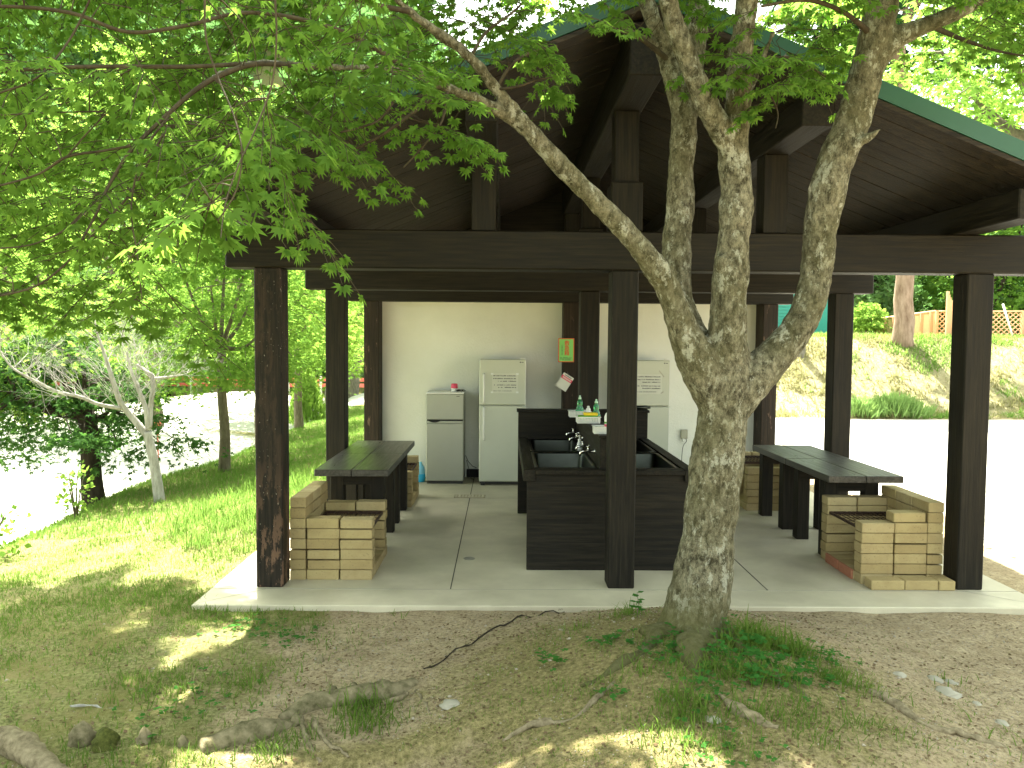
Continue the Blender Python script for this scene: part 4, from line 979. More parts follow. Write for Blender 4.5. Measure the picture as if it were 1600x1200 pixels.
# grass, litter, pebbles (uncountable)
def scatter(n, x0, x1, y0, y1, dens):
    x = RNG.uniform(x0, x1, n); y = RNG.uniform(y0, y1, n)
    k = RNG.uniform(0, 1, n) < dens(x, y); return x[k], y[k]
BLADE = (np.array([(-.07, 0, 0), (.07, 0, 0), (.05, .55, .06), (-.05, .55, .06), (.004, 1, .3), (-.004, 1, .3)], float), np.array([(0, 1, 2, 3), (3, 2, 4, 5)]))
def blades(name, x, y, h, mat, label=None, lean=.5, wid=1.):
    n = len(x); z = H(x, y) - .004
    a = RNG.uniform(0, 2 * math.pi, n); l = np.abs(RNG.normal(0, lean, n))
    D = np.stack([np.cos(a) * l, np.sin(a) * l, np.ones(n)], 1); Nn = np.stack([np.cos(a), np.sin(a), 0 * a + .01], 1)
    tv = BLADE[0].copy(); tv[:, 0] *= wid
    V, F = leaves(np.stack([x, y, z], 1), D, Nn, h, (tv, BLADE[1])); o = npmesh(name, V, F, mat); tag(o, kind='stuff'); return o
offslab = lambda x, y: ~((x > -2.07) & (x < 3.73) & (y > 5.2))
gm = lambda x, y: masks(x, y)[0] * offslab(x, y)
x, y = scatter(330000, -7, 3.2, 1.9, 8.5, lambda x, y: np.clip(gm(x, y) * (.25 + .9 * sstep(.35, .65, fbm(x * 2.2, y * 2.2, 61))) * np.where(x < -1.2, 1, .55), 0, 1))
h = (.018 + .045 * fbm(x * 1.7, y * 1.7, 71)) * RNG.uniform(.5, 1.3, len(x)); kd = RNG.uniform(0, 1, len(x)) < .22; blades('lawn_grass', x[~kd], y[~kd], h[~kd], 'grass_blade', lean=.8, wid=.9); blades('dry_lawn_grass', x[kd], y[kd], h[kd] * .9, 'dry_grass', lean=1.1, wid=.8)
x, y = scatter(120000, -8, -1.9, 8, 24, lambda x, y: np.clip(masks(x, y)[0] * offslab(x, y), 0, 1))
blades('lawn_grass', x, y, RNG.uniform(.04, .10, len(x)), 'grass_bright', lean=.6, wid=.8)
# longer seeding grass left of the slab and behind the near table
x, y = scatter(9000, -3.3, -2.12, 6.6, 10.5, lambda x, y: fbm(x * 3, y * 3, 5) > .5)
blades('tall_grass', x, y, RNG.uniform(.08, .26, len(x)), 'grass_bright', lean=.45, wid=.25)
# grass along the mound: tufts
tx_, ty_, th_ = [], [], []
for px, py, n, hh in ((1030, 1040, 90, .06), (1090, 1060, 120, .08), (940, 1020, 60, .05), (1250, 1110, 120, .07), (1060, 1130, 120, .07), (200, 1175, 90, .05), (300, 1185, 120, .06), (250, 1165, 60, .04), (460, 1150, 90, .07), (400, 1175, 80, .06), (360, 1140, 60, .04), (530, 1080, 50, .05), (120, 1185, 90, .06), (590, 1120, 80, .08), (1050, 1010, 90, .07), (1000, 1000, 70, .06), (1075, 1030, 60, .08), (1120, 1040, 120, .09), (1150, 1060, 140, .09), (900, 985, 50, .07), (850, 1010, 60, .05), (780, 1060, 60, .05), (1180, 1000, 260, .13), (1150, 1010, 200, .10), (1240, 1020, 260, .11), (1300, 1060, 160, .09), (1210, 1060, 200, .09), (1060, 1100, 120, .10), (1090, 1120, 160, .10), (1010, 1050, 80, .08), (980, 960, 60, .10), (1350, 1080, 120, .08), (560, 1110, 200, .11), (575, 1140, 150, .1), (250, 930, 90, .10), (320, 950, 40, .10), (1330, 1130, 120, .07), (1180, 1120, 180, .08), (1060, 1160, 150, .07), (1010, 1140, 60, .07), (870, 1080, 60, .06), (430, 1180, 120, .09), (330, 940, 50, .08), (1400, 1150, 90, .06), (1280, 1150, 120, .07), (1130, 1170, 150, .07), (940, 1080, 90, .06)):
    x0, y0 = onground(px, py); n = int(n * 1.0)
    tx_ += list(RNG.normal(x0, .07, n)); ty_ += list(RNG.normal(y0, .06, n)); th_ += list(hh * RNG.uniform(.35, 1.1, n))
blades('mound_grass', np.array(tx_), np.array(ty_), np.array(th_), 'grass_blade', lean=.55, wid=.5)
x, y = scatter(60000, -.8, 3.0, 1.9, 4.9, lambda x, y: np.clip(masks(x, y)[2] * 1.0 * sstep(.35, .6, fbm(x * 4, y * 4, 15)), 0, 1))
blades('moss_tufts', x, y, RNG.uniform(.008, .022, len(x)), 'grass_blade', lean=1.0, wid=1.5)
# dead leaves, chips
x, y = scatter(16000, -3.5, 4.5, 1.9, 5.15, lambda x, y: .2 + .5 * (fbm(x * 3, y * 3, 91) > .55) + .5 * masks(x, y)[2])
n = len(x); Vv, Ff = leaves(np.stack([x, y, H(x, y) + .004], 1), RNG.normal(0, 1, (n, 3)) * (1, 1, .12), np.stack([RNG.normal(0, .3, n), RNG.normal(0, .3, n), np.ones(n)], 1), RNG.uniform(.006, .024, n), CARD)
tag(npmesh('fallen_leaves', Vv, Ff, 'dead_leaf'), kind='stuff')
x, y = scatter(16000, -3., 5.5, 1.9, 5.2, lambda x, y: .15 + .85 * (fbm(x * 2.5, y * 2.5, 95) > .5) * (masks(x, y)[0] < .4))
n = len(x); oc = np.array([(1, 0, 0), (0, 1, 0), (-1, 0, 0), (0, -1, 0), (0, 0, .7), (0, 0, -.7)], float); of = np.array([(0, 1, 4), (1, 2, 4), (2, 3, 4), (3, 0, 4), (1, 0, 5), (2, 1, 5), (3, 2, 5), (0, 3, 5)])
sz = RNG.uniform(.0015, .006, n) * np.where(RNG.uniform(0, 1, n) < .04, 2.2, 1)
rt = RNG.uniform(0, 6.28, n); c_, s_ = np.cos(rt), np.sin(rt); jit = RNG.uniform(.6, 1.3, (n, 6, 3)); pv = oc[None] * jit * sz[:, None, None]
pv = np.stack([pv[..., 0] * c_[:, None] - pv[..., 1] * s_[:, None], pv[..., 0] * s_[:, None] + pv[..., 1] * c_[:, None], pv[..., 2]], -1) + np.stack([x, y, H(x, y) + .001], 1)[:, None]
tag(npmesh('pebbles', pv.reshape(-1, 3), (of[None] + (np.arange(n) * 6)[:, None, None]).reshape(-1, 3), 'pebble'), kind='stuff')
# low weeds round the trunk and on the lawn
C, D, Nn, S = [], [], [], []
for px, py, n, sp, z1 in ((1040, 1025, 26, .1, .04), (960, 1000, 24, .12, .03), (1100, 1080, 30, .15, .05), (1130, 1030, 40, .1, .08), (1060, 1000, 16, .08, .05), (1290, 1030, 24, .1, .06), (1200, 1040, 60, .16, .10), (1160, 1010, 40, .12, .10), (1250, 1060, 40, .15, .08), (1180, 1070, 24, .08, .07), (870, 1045, 12, .05, .07), (1110, 1045, 6, .04, .04), (440, 1000, 30, .18, .03), (380, 985, 30, .15, .03), (960, 1090, 10, .06, .04), (1150, 1180, 20, .2, .03), (300, 1100, 30, .3, .03)):
    x0, y0 = onground(px, py)
    for i in range(n):
        x = random.gauss(x0, sp * .6); y = random.gauss(y0, sp * .6); z = float(H(x, y)) + random.uniform(.01, z1)
        for a in (0, 2.1, 4.2):
            a += random.random(); C.append((x, y, z)); D.append((math.cos(a), math.sin(a), .1)); Nn.append((random.gauss(0, .3), random.gauss(0, .3), 1)); S.append(random.uniform(.018, .034))
tag(leafobj('ground_weeds', C, D, Nn, S, CARD, 'weed_leaf'), kind='stuff')
def seedling(px, py, hgt, n, label, sz=.06):
    x0, y0 = onground(px, py); z0 = float(H(x0, y0)); e = empty('seedling', (x0, y0, z0), label, 'plant', 'small leafy seedlings')
    s = MB(); s.tube([(0, 0, -.01), (.01, 0, hgt * .5), (.0, .01, hgt)], [.003, .002, .001], 5); s.build('stem', 'bark_mid', e)
    C, D, Nn, S = [], [], [], []
    for i in range(n):
        t = .3 + .7 * i / (n - 1); a = i * 2.4; C.append((0, 0, hgt * t)); D.append((math.cos(a), math.sin(a), .2)); Nn.append((0, 0, 1.)); S.append(sz * random.uniform(.7, 1.1))
    leafobj('foliage', C, D, Nn, S, CARD, 'weed_leaf', e)
seedling(995, 965, .14, 9, 'leafy green seedling left of the maple trunk, on the crest of the mound')
seedling(845, 1035, .06, 7, 'tiny seedling alone on the mossy left slope of the mound', .035)
seedling(1025, 1010, .05, 6, 'small bright seedling growing on the left buttress root', .035)
seedling(1215, 1075, .07, 7, 'seedling with pale leaves right of and below the trunk', .04)
seedling(225, 1150, .05, 6, 'small seedling on the soil step beside the dark leaning stump', .03)

# ------------------------------------------------------------------ other trees
def tree(name, loc, label, height, trunk_r, z0, rad, mat, bark, nd=60, leaf=.07, per=90, seed=1, flat=.16, group=None, tpl=LEAF5, lean=(0, 0), cx=(0, 0), fork=.45, dr=(.35, .75), squash=1., bare=False, cat='tree'):
    rnd = random.Random(seed); rg = np.random.default_rng(seed)
    loc = Vector(loc); e = empty(name, loc, label, cat, group)
    s = MB(); zf = z0 * fork + .2; topc = Vector((lean[0], lean[1], zf))
    tp = spline([((0, 0, -.15), trunk_r * 1.35), ((lean[0] * .15, lean[1] * .15, zf * .3), trunk_r * 1.03), ((lean[0] * .6, lean[1] * .6, zf * .7), trunk_r * .95), (topc, trunk_r * .85)], 5)
    s.tube([p + Vector((math.sin(p.z * 5 + seed) * trunk_r * .15, 0, 0)) for p, r in tp], [r for p, r in tp], 10)
    C = []; discs = []
    for i in range(nd):
        t = (i + .5) / nd; z = z0 + (height - z0) * t
        prof = math.sin(math.pi * min(1, (.22 + .78 * t) ** .8)) ** .6 if height > z0 else 1
        a = i * 2.39996 + rnd.uniform(-.4, .4); rr = rad * prof * math.sqrt(rnd.uniform(.08, 1))
        discs.append((Vector((cx[0] + rr * math.cos(a), cx[1] + rr * math.sin(a) * squash, z + rnd.uniform(-.1, .1) * rad - .22 * rr)), rnd.uniform(*dr) * (.6 + .4 * prof)))
    nl = min(nd, 26); mains = []
    for i in range(7):
        a = i * 2.39996; z = z0 + (height - z0) * (.25 + .6 * i / 7); q = Vector((cx[0] + rad * .5 * math.cos(a), cx[1] + rad * .5 * math.sin(a) * squash, z))
        sp_ = spline([(topc + Vector((0, 0, -.1 * i * trunk_r)), trunk_r * .55), ((topc * .5 + q * .5) + Vector((0, 0, -.04 * height)), trunk_r * .34), (q, trunk_r * .14)], 5); mains.append(sp_)
        s.tube([p for p, r in sp_], [r for p, r in sp_], 7, False)
    ns = [p for m_ in mains for p, r in m_]
    for c, r in discs[::max(1, len(discs) // 45)]:
        a = min(ns, key=lambda p: (p - c).length); m_ = (a + c) / 2 + Vector((0, 0, .08)); s.tube([a, m_, c], [trunk_r * .13, trunk_r * .08, .004], 5, False)
    s.build('trunk', bark, e)
    n = nd * per; D0 = np.repeat(np.array([tuple(c) for c, r in discs]), per, 0); RR = np.repeat(np.array([r for c, r in discs]), per)
    a = rg.uniform(0, 2 * math.pi, n); q = np.sqrt(rg.uniform(0, 1, n)); lump_ = 1 + .35 * np.sin(a * 3 + np.repeat(np.arange(nd), per) * 1.7)
    X = D0 + np.stack([np.cos(a) * q * RR * lump_, np.sin(a) * q * RR * lump_, rg.normal(0, flat, n) * RR - .25 * q * q * RR], 1)
    Dv = np.stack([np.cos(a), np.sin(a), -.5 + rg.normal(0, .3, n)], 1) + rg.normal(0, .5, (n, 3)); Nv = np.stack([rg.normal(0, .5, n), rg.normal(0, .5, n), np.ones(n)], 1)
    leafobj('crown', X, Dv, Nv, leaf * rg.uniform(.65, 1.25, n), tpl, mat, e); return e
def gz(x, y): return float(H(x, y))
def gl(x, y): return (x, y, gz(x, y))
# trees along the edge of the lawn, left
tree('dark_maple', gl(-5.4, 10.5), 'low dark-trunked maple with spreading green tiers, left beyond the lawn edge', 2.2, .13, .95, 1.75, 'leaf_dark', 'bark_dark', 75, .065, 130, 3, lean=(-.1, 0), cx=(-.75, .2), fork=1.1, squash=.8, flat=.10)
tree('slim_maple', gl(-4.3, 12.3), 'slim green maple with straight trunk just left of the peeling corner post', 4.6, .075, 1.5, 1.35, 'leaf_mid', 'bark_mid', 90, .065, 150, 5, lean=(-.05, 0), fork=1.15)
tree('young_maple', gl(-4.75, 18.5), 'bright young maple seen between the left corner post and the middle post', 5.0, .09, 1.9, 1.7, 'leaf_bright', 'bark_mid', 70, .09, 90, 8, fork=1.)
tree('young_maple', gl(-5.2, 24), 'pale thin-trunked maple behind the feathery green bush', 6.5, .13, 2.7, 2.2, 'leaf_bright', 'bark_grey', 60, .12, 80, 9, fork=1.)
tree('roadside_maple', gl(-6.0, 31.5), 'light-barked maple beyond the white road, seen left of the rear corner post', 8.5, .22, 3.0, 3.2, 'leaf_bright', 'bark_grey', 70, .17, 80, 10, fork=1., lean=(.6, 0))
tree('tall_maple', gl(-8.6, 10.5), 'tall bright green maple filling the far left behind the near leaves', 8.0, .15, 2.8, 3.0, 'leaf_bright', 'bark_mid', 120, .075, 110, 12, dr=(.5, 1.), fork=.9)
tree('tall_maple', gl(-11.2, 25.5), 'tall maple behind the bare white tree, yellow-green crown', 12, .25, 3.0, 5.0, 'leaf_bright', 'bark_mid', 150, .13, 110, 13, dr=(.8, 1.5), fork=.9)
tree('tall_maple', gl(-4.6, 15.2), 'leafy maple standing behind the slim one, over the roof end', 6.6, .12, 2.3, 2.2, 'leaf_bright', 'bark_mid', 100, .09, 100, 14, dr=(.5, .9), fork=1.)
tree('tall_maple', gl(-18, 28), 'maple over the sunlit yard at the far left edge', 12, .2, 2.6, 5.2, 'leaf_bright', 'bark_mid', 110, .13, 90, 15, dr=(.8, 1.4), fork=1.)
tree('tall_maple', gl(-7.5, 30), 'maple by the red railing, behind the bright young ones', 9, .2, 2.4, 3.6, 'leaf_mid', 'bark_mid', 90, .15, 90, 16, dr=(.8, 1.3), fork=1.)
tree('tall_maple', (6.6, 9.4, gz(6.6, 9.4)), 'bright maple whose crown hangs over the right slope of the roof', 7.8, .16, 4.4, 2.7, 'leaf_mid', 'bark_mid', 110, .075, 120, 17, dr=(.5, 1.), fork=.9)

# bare whitish tree
def bare_tree(loc, label):
    rnd = random.Random(4); e = empty('bare_tree', loc, label, 'tree'); Lc = Vector(loc); s = MB(); tw = MB()
    L_ = lambda seq: [(P(x, y, d) - Lc, w * d / 1240 / 2) for x, y, d, w in seq]
    main = [L_([(250, 785, 9.9, 18), (243, 735, 9.9, 15), (236, 700, 9.9, 14), (230, 675, 9.9, 13)]), L_([(230, 680, 9.9, 12), (205, 650, 9.9, 10), (188, 628, 9.85, 9), (175, 590, 9.8, 7), (162, 550, 9.8, 5), (150, 515, 9.8, 3)]),
            L_([(190, 638, 9.85, 7), (155, 632, 9.7, 6), (125, 620, 9.6, 5.5), (90, 612, 9.5, 5), (55, 595, 9.4, 4), (20, 575, 9.3, 3), (0, 548, 9.3, 2)]), L_([(232, 672, 9.9, 9), (228, 640, 9.9, 8), (215, 605, 9.9, 6), (205, 580, 9.9, 5), (198, 550, 9.9, 3)]),
            L_([(234, 668, 9.9, 8), (236, 630, 9.95, 7.5), (240, 592, 10, 7), (228, 580, 10, 5), (215, 570, 10.1, 4)]), L_([(240, 592, 10, 6), (258, 590, 10, 4), (285, 586, 10, 2)])]
    tips = []
    for m_ in main:
        sp_ = spline(m_, 5); s.tube([p for p, r in sp_], [r for p, r in sp_], 9); tips += [(sp_[i][0], (sp_[i][0] - sp_[i - 1][0]).normalized()) for i in range(4, len(sp_), 1)] if m_ is not main[0] else []
    def grow(p, d, L, r, dep):
        q = p + d * L * .5 + Vector((rnd.gauss(0, .04), rnd.gauss(0, .04), rnd.gauss(0, .04))) * L * 3; e_ = q + (d + Vector((rnd.gauss(0, .2), rnd.gauss(0, .2), .12))).normalized() * L * .5
        tw.tube([p, q, e_], [r, r * .75, r * .5], 4, False)
        if dep > 0:
            for k in range(3): grow(e_ if k else q, (d + Vector((rnd.gauss(0, .55), rnd.gauss(0, .55), rnd.gauss(.1, .4)))).normalized(), L * rnd.uniform(.55, .85), r * .55, dep - 1)
    for p, d in tips:
        if rnd.random() < .85: grow(p, (d * .5 + Vector((rnd.gauss(0, .7), rnd.gauss(0, .7), rnd.uniform(.1, .8)))).normalized(), rnd.uniform(.2, .38), .005, 3)
    s.build('trunk', 'bark_pale', e); tw.build('bare_twigs', 'bark_pale', e)
bt_ = onground(250, 780); bare_tree((P(250, 785, 9.9).x, 9.9, gz(P(250, 785, 9.9).x, 9.9)), 'leafless white-barked tree with fine twigs at the lawn edge')

# shrubs
THIN = (np.array([(-.02, 0, 0), (.02, 0, 0), (.02, .5, -.05), (-.02, .5, -.05), (0, 1, -.3)], float), np.array([(0, 1, 2, 3), (3, 2, 4, 4)]))
THIN = (np.array([(0, 0, 0), (.045, .4, -.03), (0, 1, -.25), (-.045, .4, -.03)], float), np.array([(0, 1, 2, 3)]))
def bush(name, loc, label, rad, hgt, mat, n=900, leaf=.1, up=1., tpl=CARD, cat='shrub', seed=2, spike=False):
    rg = np.random.default_rng(seed); e = empty(name, loc, label, cat)
    s = MB()
    for k in range(7):
        a = k * .9; s.tube([(0, 0, -.05), (rad * .3 * math.cos(a), rad * .3 * math.sin(a), hgt * .5), (rad * .6 * math.cos(a), rad * .6 * math.sin(a), hgt * .85)], [.012, .008, .003], 5)
    s.build('stem', 'bark_mid', e)
    if spike:
        a = rg.uniform(0, 6.28, n); q = np.sqrt(rg.uniform(0, 1, n)) * rad; t = rg.uniform(.0, 1, n); X = np.stack([np.cos(a) * q * (1 - .75 * t), np.sin(a) * q * (1 - .75 * t), t * hgt * .85 * (1 - .3 * q / rad)], 1)
        Dv = np.stack([np.cos(a) * .35, np.sin(a) * .35, np.ones(n)], 1) + rg.normal(0, .2, (n, 3)); Nv = rg.normal(0, 1, (n, 3))
    else:
        v = rg.normal(0, 1, (n, 3)); v /= np.linalg.norm(v, axis=1, keepdims=True); q = rg.uniform(.3, 1, n) ** .5 * (1 + .35 * np.sin(v[:, 0] * 5 + v[:, 2] * 7))
        X = v * q[:, None] * (rad, rad, hgt * .5) + (0, 0, hgt * .5); Dv = v + rg.normal(0, .6, (n, 3)); Nv = rg.normal(0, 1, (n, 3)) + (0, 0, 1)
    leafobj('foliage', X, Dv, Nv, leaf * rg.uniform(.6, 1.3, n), tpl, mat, e); return e
x, y = -5.05, 20.5; bush('feathery_bush', gl(x, y), 'feathery bright green bush behind the thin trunk, left of the middle post', .62, 1.75, 'leaf_bright', 6000, .2, spike=True, tpl=THIN)
x, y = 9.9, 19.9; bush('grass_clump', (x, y, gz(x, y)), 'large bright green grass clump at the foot of the earth bank', .95, .40, 'clump_grass', 1900, .34, spike=True, cat='grass clump', tpl=THIN)
x, y = 8.9, 19.6; bush('grass_clump', (x, y, gz(x, y)), 'smaller lower grass clump left of the large one on the bank', .6, .35, 'clump_grass', 1000, .3, spike=True, cat='grass clump', seed=4, tpl=THIN)
x, y = -4.75, 7.3; bush('lawn_edge_weed', (x, y, gz(x, y)), 'straggly leafy weed at the left edge of the lawn', .3, .55, 'leaf_mid', 260, .055, cat='plant', seed=5)
x, y = -4.95, 9.2; bush('sapling', (x, y, gz(x, y)), 'young pale-leaved sapling in front of the dark maple trunk', .17, .6, 'leaf_bright', 170, .06, cat='plant', seed=6)
x, y = 12.9, 28.1; tree('small_maple', (x, y, gz(x, y)), 'small yellow-green maple at the left end of the plank fence on the bank', 1.25, .04, .45, .75, 'leaf_bright', 'bark_mid', 26, .10, 70, 31, fork=1., dr=(.25, .45))
o = onground(246, 663); s = MB(); rx = P(246, 663, 16)
s.lathe([(.001, -.06), (.05, -.05), (.075, 0), (.06, .05), (.001, .07)], (rx.x, 16, rx.z), 10); s.tube([(rx.x, 16, rx.z - .05), (rx.x + .02, 16, gz(rx.x, 16) - .02)], .012, 6)
tag(s.build('red_marker', 'rail_red'), 'small red marker on a stake in the sunlit yard behind the bare tree', 'marker')

# far left red railing and posts
e = empty('red_railing', (-14, 37, gz(-14, 37)), 'low red railing along the far side of the white road', 'railing')
s = MB()
for z in (.35, .62): s.box(-14, 11.5, -.03, .03, z, z + .16)
s.build('rail', 'rail_red', e); s = MB()
for k in range(18): s.box(-14 + k * 1.5, -13.9 + k * 1.5, -.05, .05, -.1, .85)
s.build('rail_posts', 'grey_metal', e)
x, y = -5.75, 19.5; s = MB(); s.box(x - .06, x + .06, y, y + .12, gz(x, y) - .05, gz(x, y) + 1.05, .01); tag(s.build('grey_post', 'grey_metal'), 'short grey post beside the feathery green bush', 'post')

# ------------------------------------------------------------------ on the bank, right
px_ = P(1412, 530, 23.6); bz = gz(px_.x, 23.6)
e = tree('pine_tree', (px_.x, 23.6, bz - .1), 'tall straight pine with reddish bark on top of the earth bank', 15, .23, 9, 3.2, 'leaf_conifer', 'bark_pine', 60, .35, 70, 41, tpl=CARD, fork=1., lean=(-.5, 0), cx=(-.4, 0), dr=(.8, 1.3))
q = P(1258, 520, 22.5); tree('thin_tree', (q.x, 22.8, gz(q.x, 22.8) - .4), 'thin grey trunk with exposed roots at the left end of the bank', 11, .10, 7, 2.0, 'leaf_mid', 'bark_grey', 40, .2, 60, 42, fork=1.)
def fz(x, y): return gz(x, y)
# plank fence
A = P(1368, 516, 28.5); B = P(1461, 512, 26.6)
e = empty('plank_fence', (A.x, A.y, gz(A.x, A.y)), 'yellowish board fence sloping up behind the pine', 'fence')
s = MB(); n = 26; ps = MB()
for k in range(n):
    t = k / n; p = A.lerp(B, t); p2 = A.lerp(B, t + .97 / n); z = fz(p.x, p.y) - .05; hh = 1.0 + .35 * t
    zt = 2.68 + .22 * t
    V = [(p.x, p.y, z), (p2.x, p2.y, z), (p2.x, p2.y, zt), (p.x, p.y, zt)]; s.add(V + [(a, b + .04, c) for a, b, c in V], [(0, 1, 2, 3), (5, 4, 7, 6), (3, 2, 6, 7), (1, 5, 6, 2), (0, 3, 7, 4)])
    if k % 4 == 0: ps.box(p.x - .05, p.x + .05, p.y - .08, p.y - .01, z - .1, zt + .03)
s.v = [(a - A.x, b - A.y, c - gz(A.x, A.y)) for a, b, c in s.v]; s.build('boards', 'yellow_wood', e)
ps.v = [(a - A.x, b - A.y, c - gz(A.x, A.y)) for a, b, c in ps.v]; ps.build('fence_posts', 'orange_wood', e)
cp = MB(); a0, b0 = Vector((0, 0, 2.70 - gz(A.x, A.y))), Vector((B.x - A.x, B.y - A.y, 2.92 - gz(A.x, A.y))); cp.tube([a0, b0], .05, 6); cp.build('cap_rail', 'orange_wood', e)
def lattice(name, A, B, z0, z1, label):
    A = Vector((A[0], A[1], 0)); B = Vector((B[0], B[1], 0)); L = (B - A).length; hgt = z1 - z0; d = (B - A) / L
    e = empty(name, (A.x, A.y, z0), label, 'fence', 'orange lattice fence on the bank'); s = MB(); st = .16
    for sg_ in (1, -1):
        k = -int(hgt / st) - 1
        while k * st < L:
            u0, u1 = k * st, k * st + hgt
            lo, hi = max(0, -u0), min(hgt, L - u0)
            if hi > lo:
                pa, pb = ((u0 + lo, lo), (u0 + hi, hi)) if sg_ == 1 else ((u0 + lo, hgt - lo), (u0 + hi, hgt - hi))
                w_ = .02
                q = [d * pa[0] + Vector((0, 0, pa[1] - w_)), d * pb[0] + Vector((0, 0, pb[1] - w_)), d * pb[0] + Vector((0, 0, pb[1] + w_)), d * pa[0] + Vector((0, 0, pa[1] + w_))]
                o_ = Vector((0, -.012 * sg_, 0)); th = Vector((0, .01, 0)); s.add([v + o_ for v in q] + [v + o_ + th for v in q], [(0, 1, 2, 3), (7, 6, 5, 4), (3, 2, 6, 7), (0, 4, 5, 1)])
            k += 1
    s.build('lattice', 'orange_wood', e)
    s = MB()
    for z in (0, hgt): s.tube([Vector((0, 0, z)), d * L + Vector((0, 0, z))], .035, 4)
    for u in np.linspace(0, L, max(2, int(L / 1.6) + 1)): s.box(d.x * u - .04, d.x * u + .04, d.y * u - .05, d.y * u + .05, -.3, hgt + .03)
    s.build('frame', 'orange_wood', e); return e
a = P(1463, 512, 26.5); b = P(1482, 512, 26.3); lattice('lattice_fence', (a.x, a.y), (b.x, b.y), 2.1, 2.92, 'short orange lattice panel between the plank fence and the tall gate')
a = P(1499, 512, 26.1); b = P(1700, 512, 25.0); lattice('lattice_fence', (a.x, a.y), (b.x, b.y), 2.05, 2.90, 'long orange lattice fence running to the right edge behind the corner post')
a = P(1479, 512, 26.0); e = empty('orange_gate', (a.x, a.y, 2.0), 'tall narrow orange gate leaf standing open on the bank', 'gate'); s = MB()
for k in range(6): s.box(.04 + k * .07, .04 + k * .07 + .05, k * .05, k * .05 + .03, .1, 1.45 - k * .09)
s.box(-.04, .03, -.06, .02, -.1, 1.56); s.build('gate_leaf', 'orange_wood', e)
a = P(1567, 475, 24.6); b = P(1583, 523, 24.6); s = MB(); s.tube([(b.x, b.y, b.z - .1), (a.x, a.y, a.z)], .03, 8); tag(s.build('leaning_pole', 'white_plastic'), 'thin white pole leaning against the orange lattice fence', 'pole')
# teal building
q = P(1200, 520, 30); w_ = P(1303, 520, 30)
e = empty('teal_building', (q.x, 30, 1.9), 'teal painted shed with louvred wall at the left top of the bank', 'building')
s = MB(); s.box(-3.5, w_.x - q.x, 0, 4, -.5, 2.1); s.build('wall', 'teal_paint', e)
s = MB()
for k in range(12): s.box(-.3, .8, -.06, -.01, .35 + k * .12, .43 + k * .12)
s.build('louvre', 'teal_paint', e)
s = MB(); s.box(-3.8, w_.x - q.x + .25, -.4, 4.4, 2.1, 2.25); s.build('roof', 'grey_metal', e)

# forest behind
protos = []
for k, (mat, h_, r_) in enumerate((('leaf_forest', 9, 3.0), ('leaf_mid', 10, 2.6), ('leaf_forest', 7.5, 2.8))):
    protos.append((mat, h_, r_))
spots = [(9.5, 37), (12.5, 39), (15.8, 37), (19, 40), (22.5, 37), (26, 40), (30, 38), (34, 42), (7, 40), (3.5, 43), (0, 42), (-3.6, 44), (-7, 46), (-11, 45), (-15, 43), (-19.5, 46), (-24, 44), (-29, 47), (-34, 45), (-40, 49), (38, 47), (-17, 37), (-23, 36), (-30, 38), (14, 45), (20, 47), (28, 48), (-13, 52), (-20, 54)]
desc = ['broad light green tree', 'tall narrow green tree', 'low rounded green tree']
first = {}
where = lambda x, y: 'in the wood behind the ' + ('lattice fence' if x > 18 else 'plank fence' if x > 11 else 'teal shed' if x > 5 else 'rear wall' if x > -4 else 'white road' if x > -9 else 'sunlit yard' if x > -20 else 'far left maples')
for i, (x, y) in enumerate(spots):
    k = i % 3; lab = desc[k] + ' ' + where(x, y) + (', front' if y < 41 else ', middle' if y < 46 else ', back') + ' row'
    sc_ = random.uniform(.85, 1.35)
    if k not in first:
        first[k] = tree('forest_tree', gl(x, y), lab, protos[k][1], .22, 1.2, protos[k][2], protos[k][0], 'bark_dark', 80, .26, 90, 50 + k, group='trees of the wood beyond the road and bank', dr=(.7, 1.2), flat=.3, tpl=CARD)
    else: dup(first[k], gl(x, y), random.uniform(0, 6), lab, (sc_,) * 3)
# hillside wood
rg = np.random.default_rng(5); C, D, Nn, S = [], [], [], []
n = 620; hx = np.concatenate([rg.uniform(-75, 0, 440), rg.uniform(0, 60, 180)]); hy = rg.uniform(54, 108, n); hz = H(hx, hy); per = 240
Xc = np.repeat(np.stack([hx, hy, hz], 1), per, 0); hh = np.repeat(rg.uniform(7, 13, n), per); rr = hh * .28; m_ = n * per
v = rg.normal(0, 1, (m_, 3)); v /= np.linalg.norm(v, axis=1, keepdims=True); v[:, 2] = v[:, 2]
X = Xc + v * (rr * rg.uniform(.75, 1.1, m_))[:, None] * (1, 1, 1.6) + np.stack([0 * hh, 0 * hh, hh * .6], 1)
tag(leafobj('hillside_wood', X, v + rg.normal(0, .5, (m_, 3)), rg.normal(0, .4, (m_, 3)) + (0, 0, 1), rg.uniform(.5, 1.0, m_), CARD, 'leaf_forest'), kind='stuff')
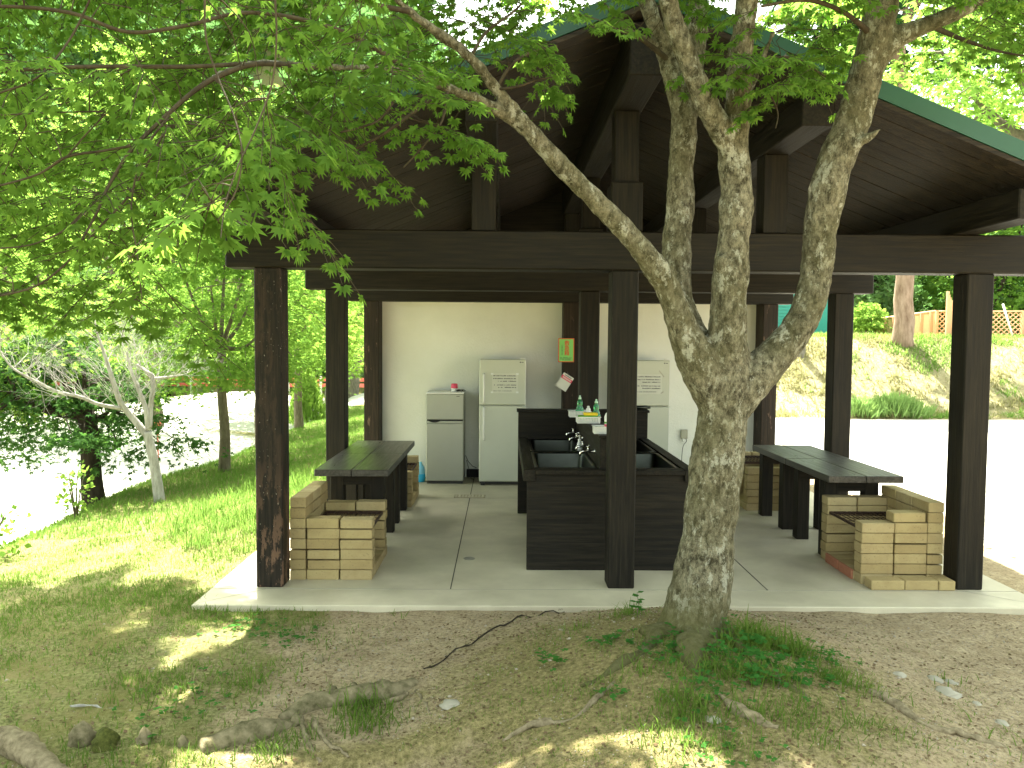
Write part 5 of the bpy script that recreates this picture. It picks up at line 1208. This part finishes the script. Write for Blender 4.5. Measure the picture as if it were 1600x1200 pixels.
# dry grass on the bank
n = 80000; x = RNG.uniform(5.5, 24, n); y = RNG.uniform(19.3, 27, n); k = RNG.uniform(0, 1, n) < (.25 + .75 * (fbm(x, y, 7) > .5)); x, y = x[k], y[k]
gg = fbm(x * .8, y * .8, 19) + .06 * sstep(22.5, 24, y) + .05 * sstep(20.6, 19.6, y) > .64
blades('bank_grass', x[~gg], y[~gg], RNG.uniform(.06, .22, (~gg).sum()), 'dry_grass', lean=1.2, wid=1.)
blades('bank_green_grass', x[gg], y[gg], RNG.uniform(.06, .22, gg.sum()), 'grass_bright', lean=1., wid=1.)
n = 20000; x = RNG.uniform(5.5, 30, n); y = RNG.uniform(23.6, 28, n); blades('bank_top_grass', x, y, RNG.uniform(.06, .2, n), 'grass_bright', lean=.6, wid=.9)

# ------------------------------------------------------------------ light
SUN_EL, SUN_AZ = 63, 197   # azimuth of the light's travel is chosen so that the sun stands behind and slightly left
w = bpy.data.worlds.new('World'); sc.world = w; w.use_nodes = True; nt = w.node_tree
sky = nt.nodes.new('ShaderNodeTexSky'); sky.sky_type = 'NISHITA'; sky.sun_disc = False
sdir = Vector((-.30, .95, 0)).normalized() * math.cos(R(SUN_EL)) + Vector((0, 0, math.sin(R(SUN_EL))))
sky.sun_elevation = R(SUN_EL); sky.sun_rotation = math.atan2(sdir.x, sdir.y); sky.dust_density = 4.; sky.air_density = 1.; sky.ozone_density = .6
hs_ = nt.nodes.new('ShaderNodeHueSaturation'); hs_.inputs['Saturation'].default_value = .35; nt.links.new(sky.outputs[0], hs_.inputs['Color'])
tn = mixc(nt, 1., hs_.outputs[0], (.96, 1., .86), 'MULTIPLY'); nt.links.new(tn, nt.nodes['Background'].inputs[0]); nt.nodes['Background'].inputs[1].default_value = .15
sl = bpy.data.lights.new('sun', 'SUN'); sl.energy = 5.; sl.angle = R(.6); sl.color = (1, .96, .82)
so = bpy.data.objects.new('sun', sl); COL.objects.link(so); so.rotation_euler = (-sdir).to_track_quat('-Z', 'Y').to_euler()
sc.view_settings.view_transform = 'Standard'; sc.view_settings.look = 'None'; sc.view_settings.exposure = 2.76; sc.view_settings.gamma = 1
sc.render.engine = 'CYCLES'; sc.cycles.max_bounces = 10; sc.cycles.diffuse_bounces = 5; sc.cycles.transmission_bounces = 8; sc.cycles.transparent_max_bounces = 8
sc.cycles.use_denoising = True
sc.cycles.sample_clamp_indirect = 6
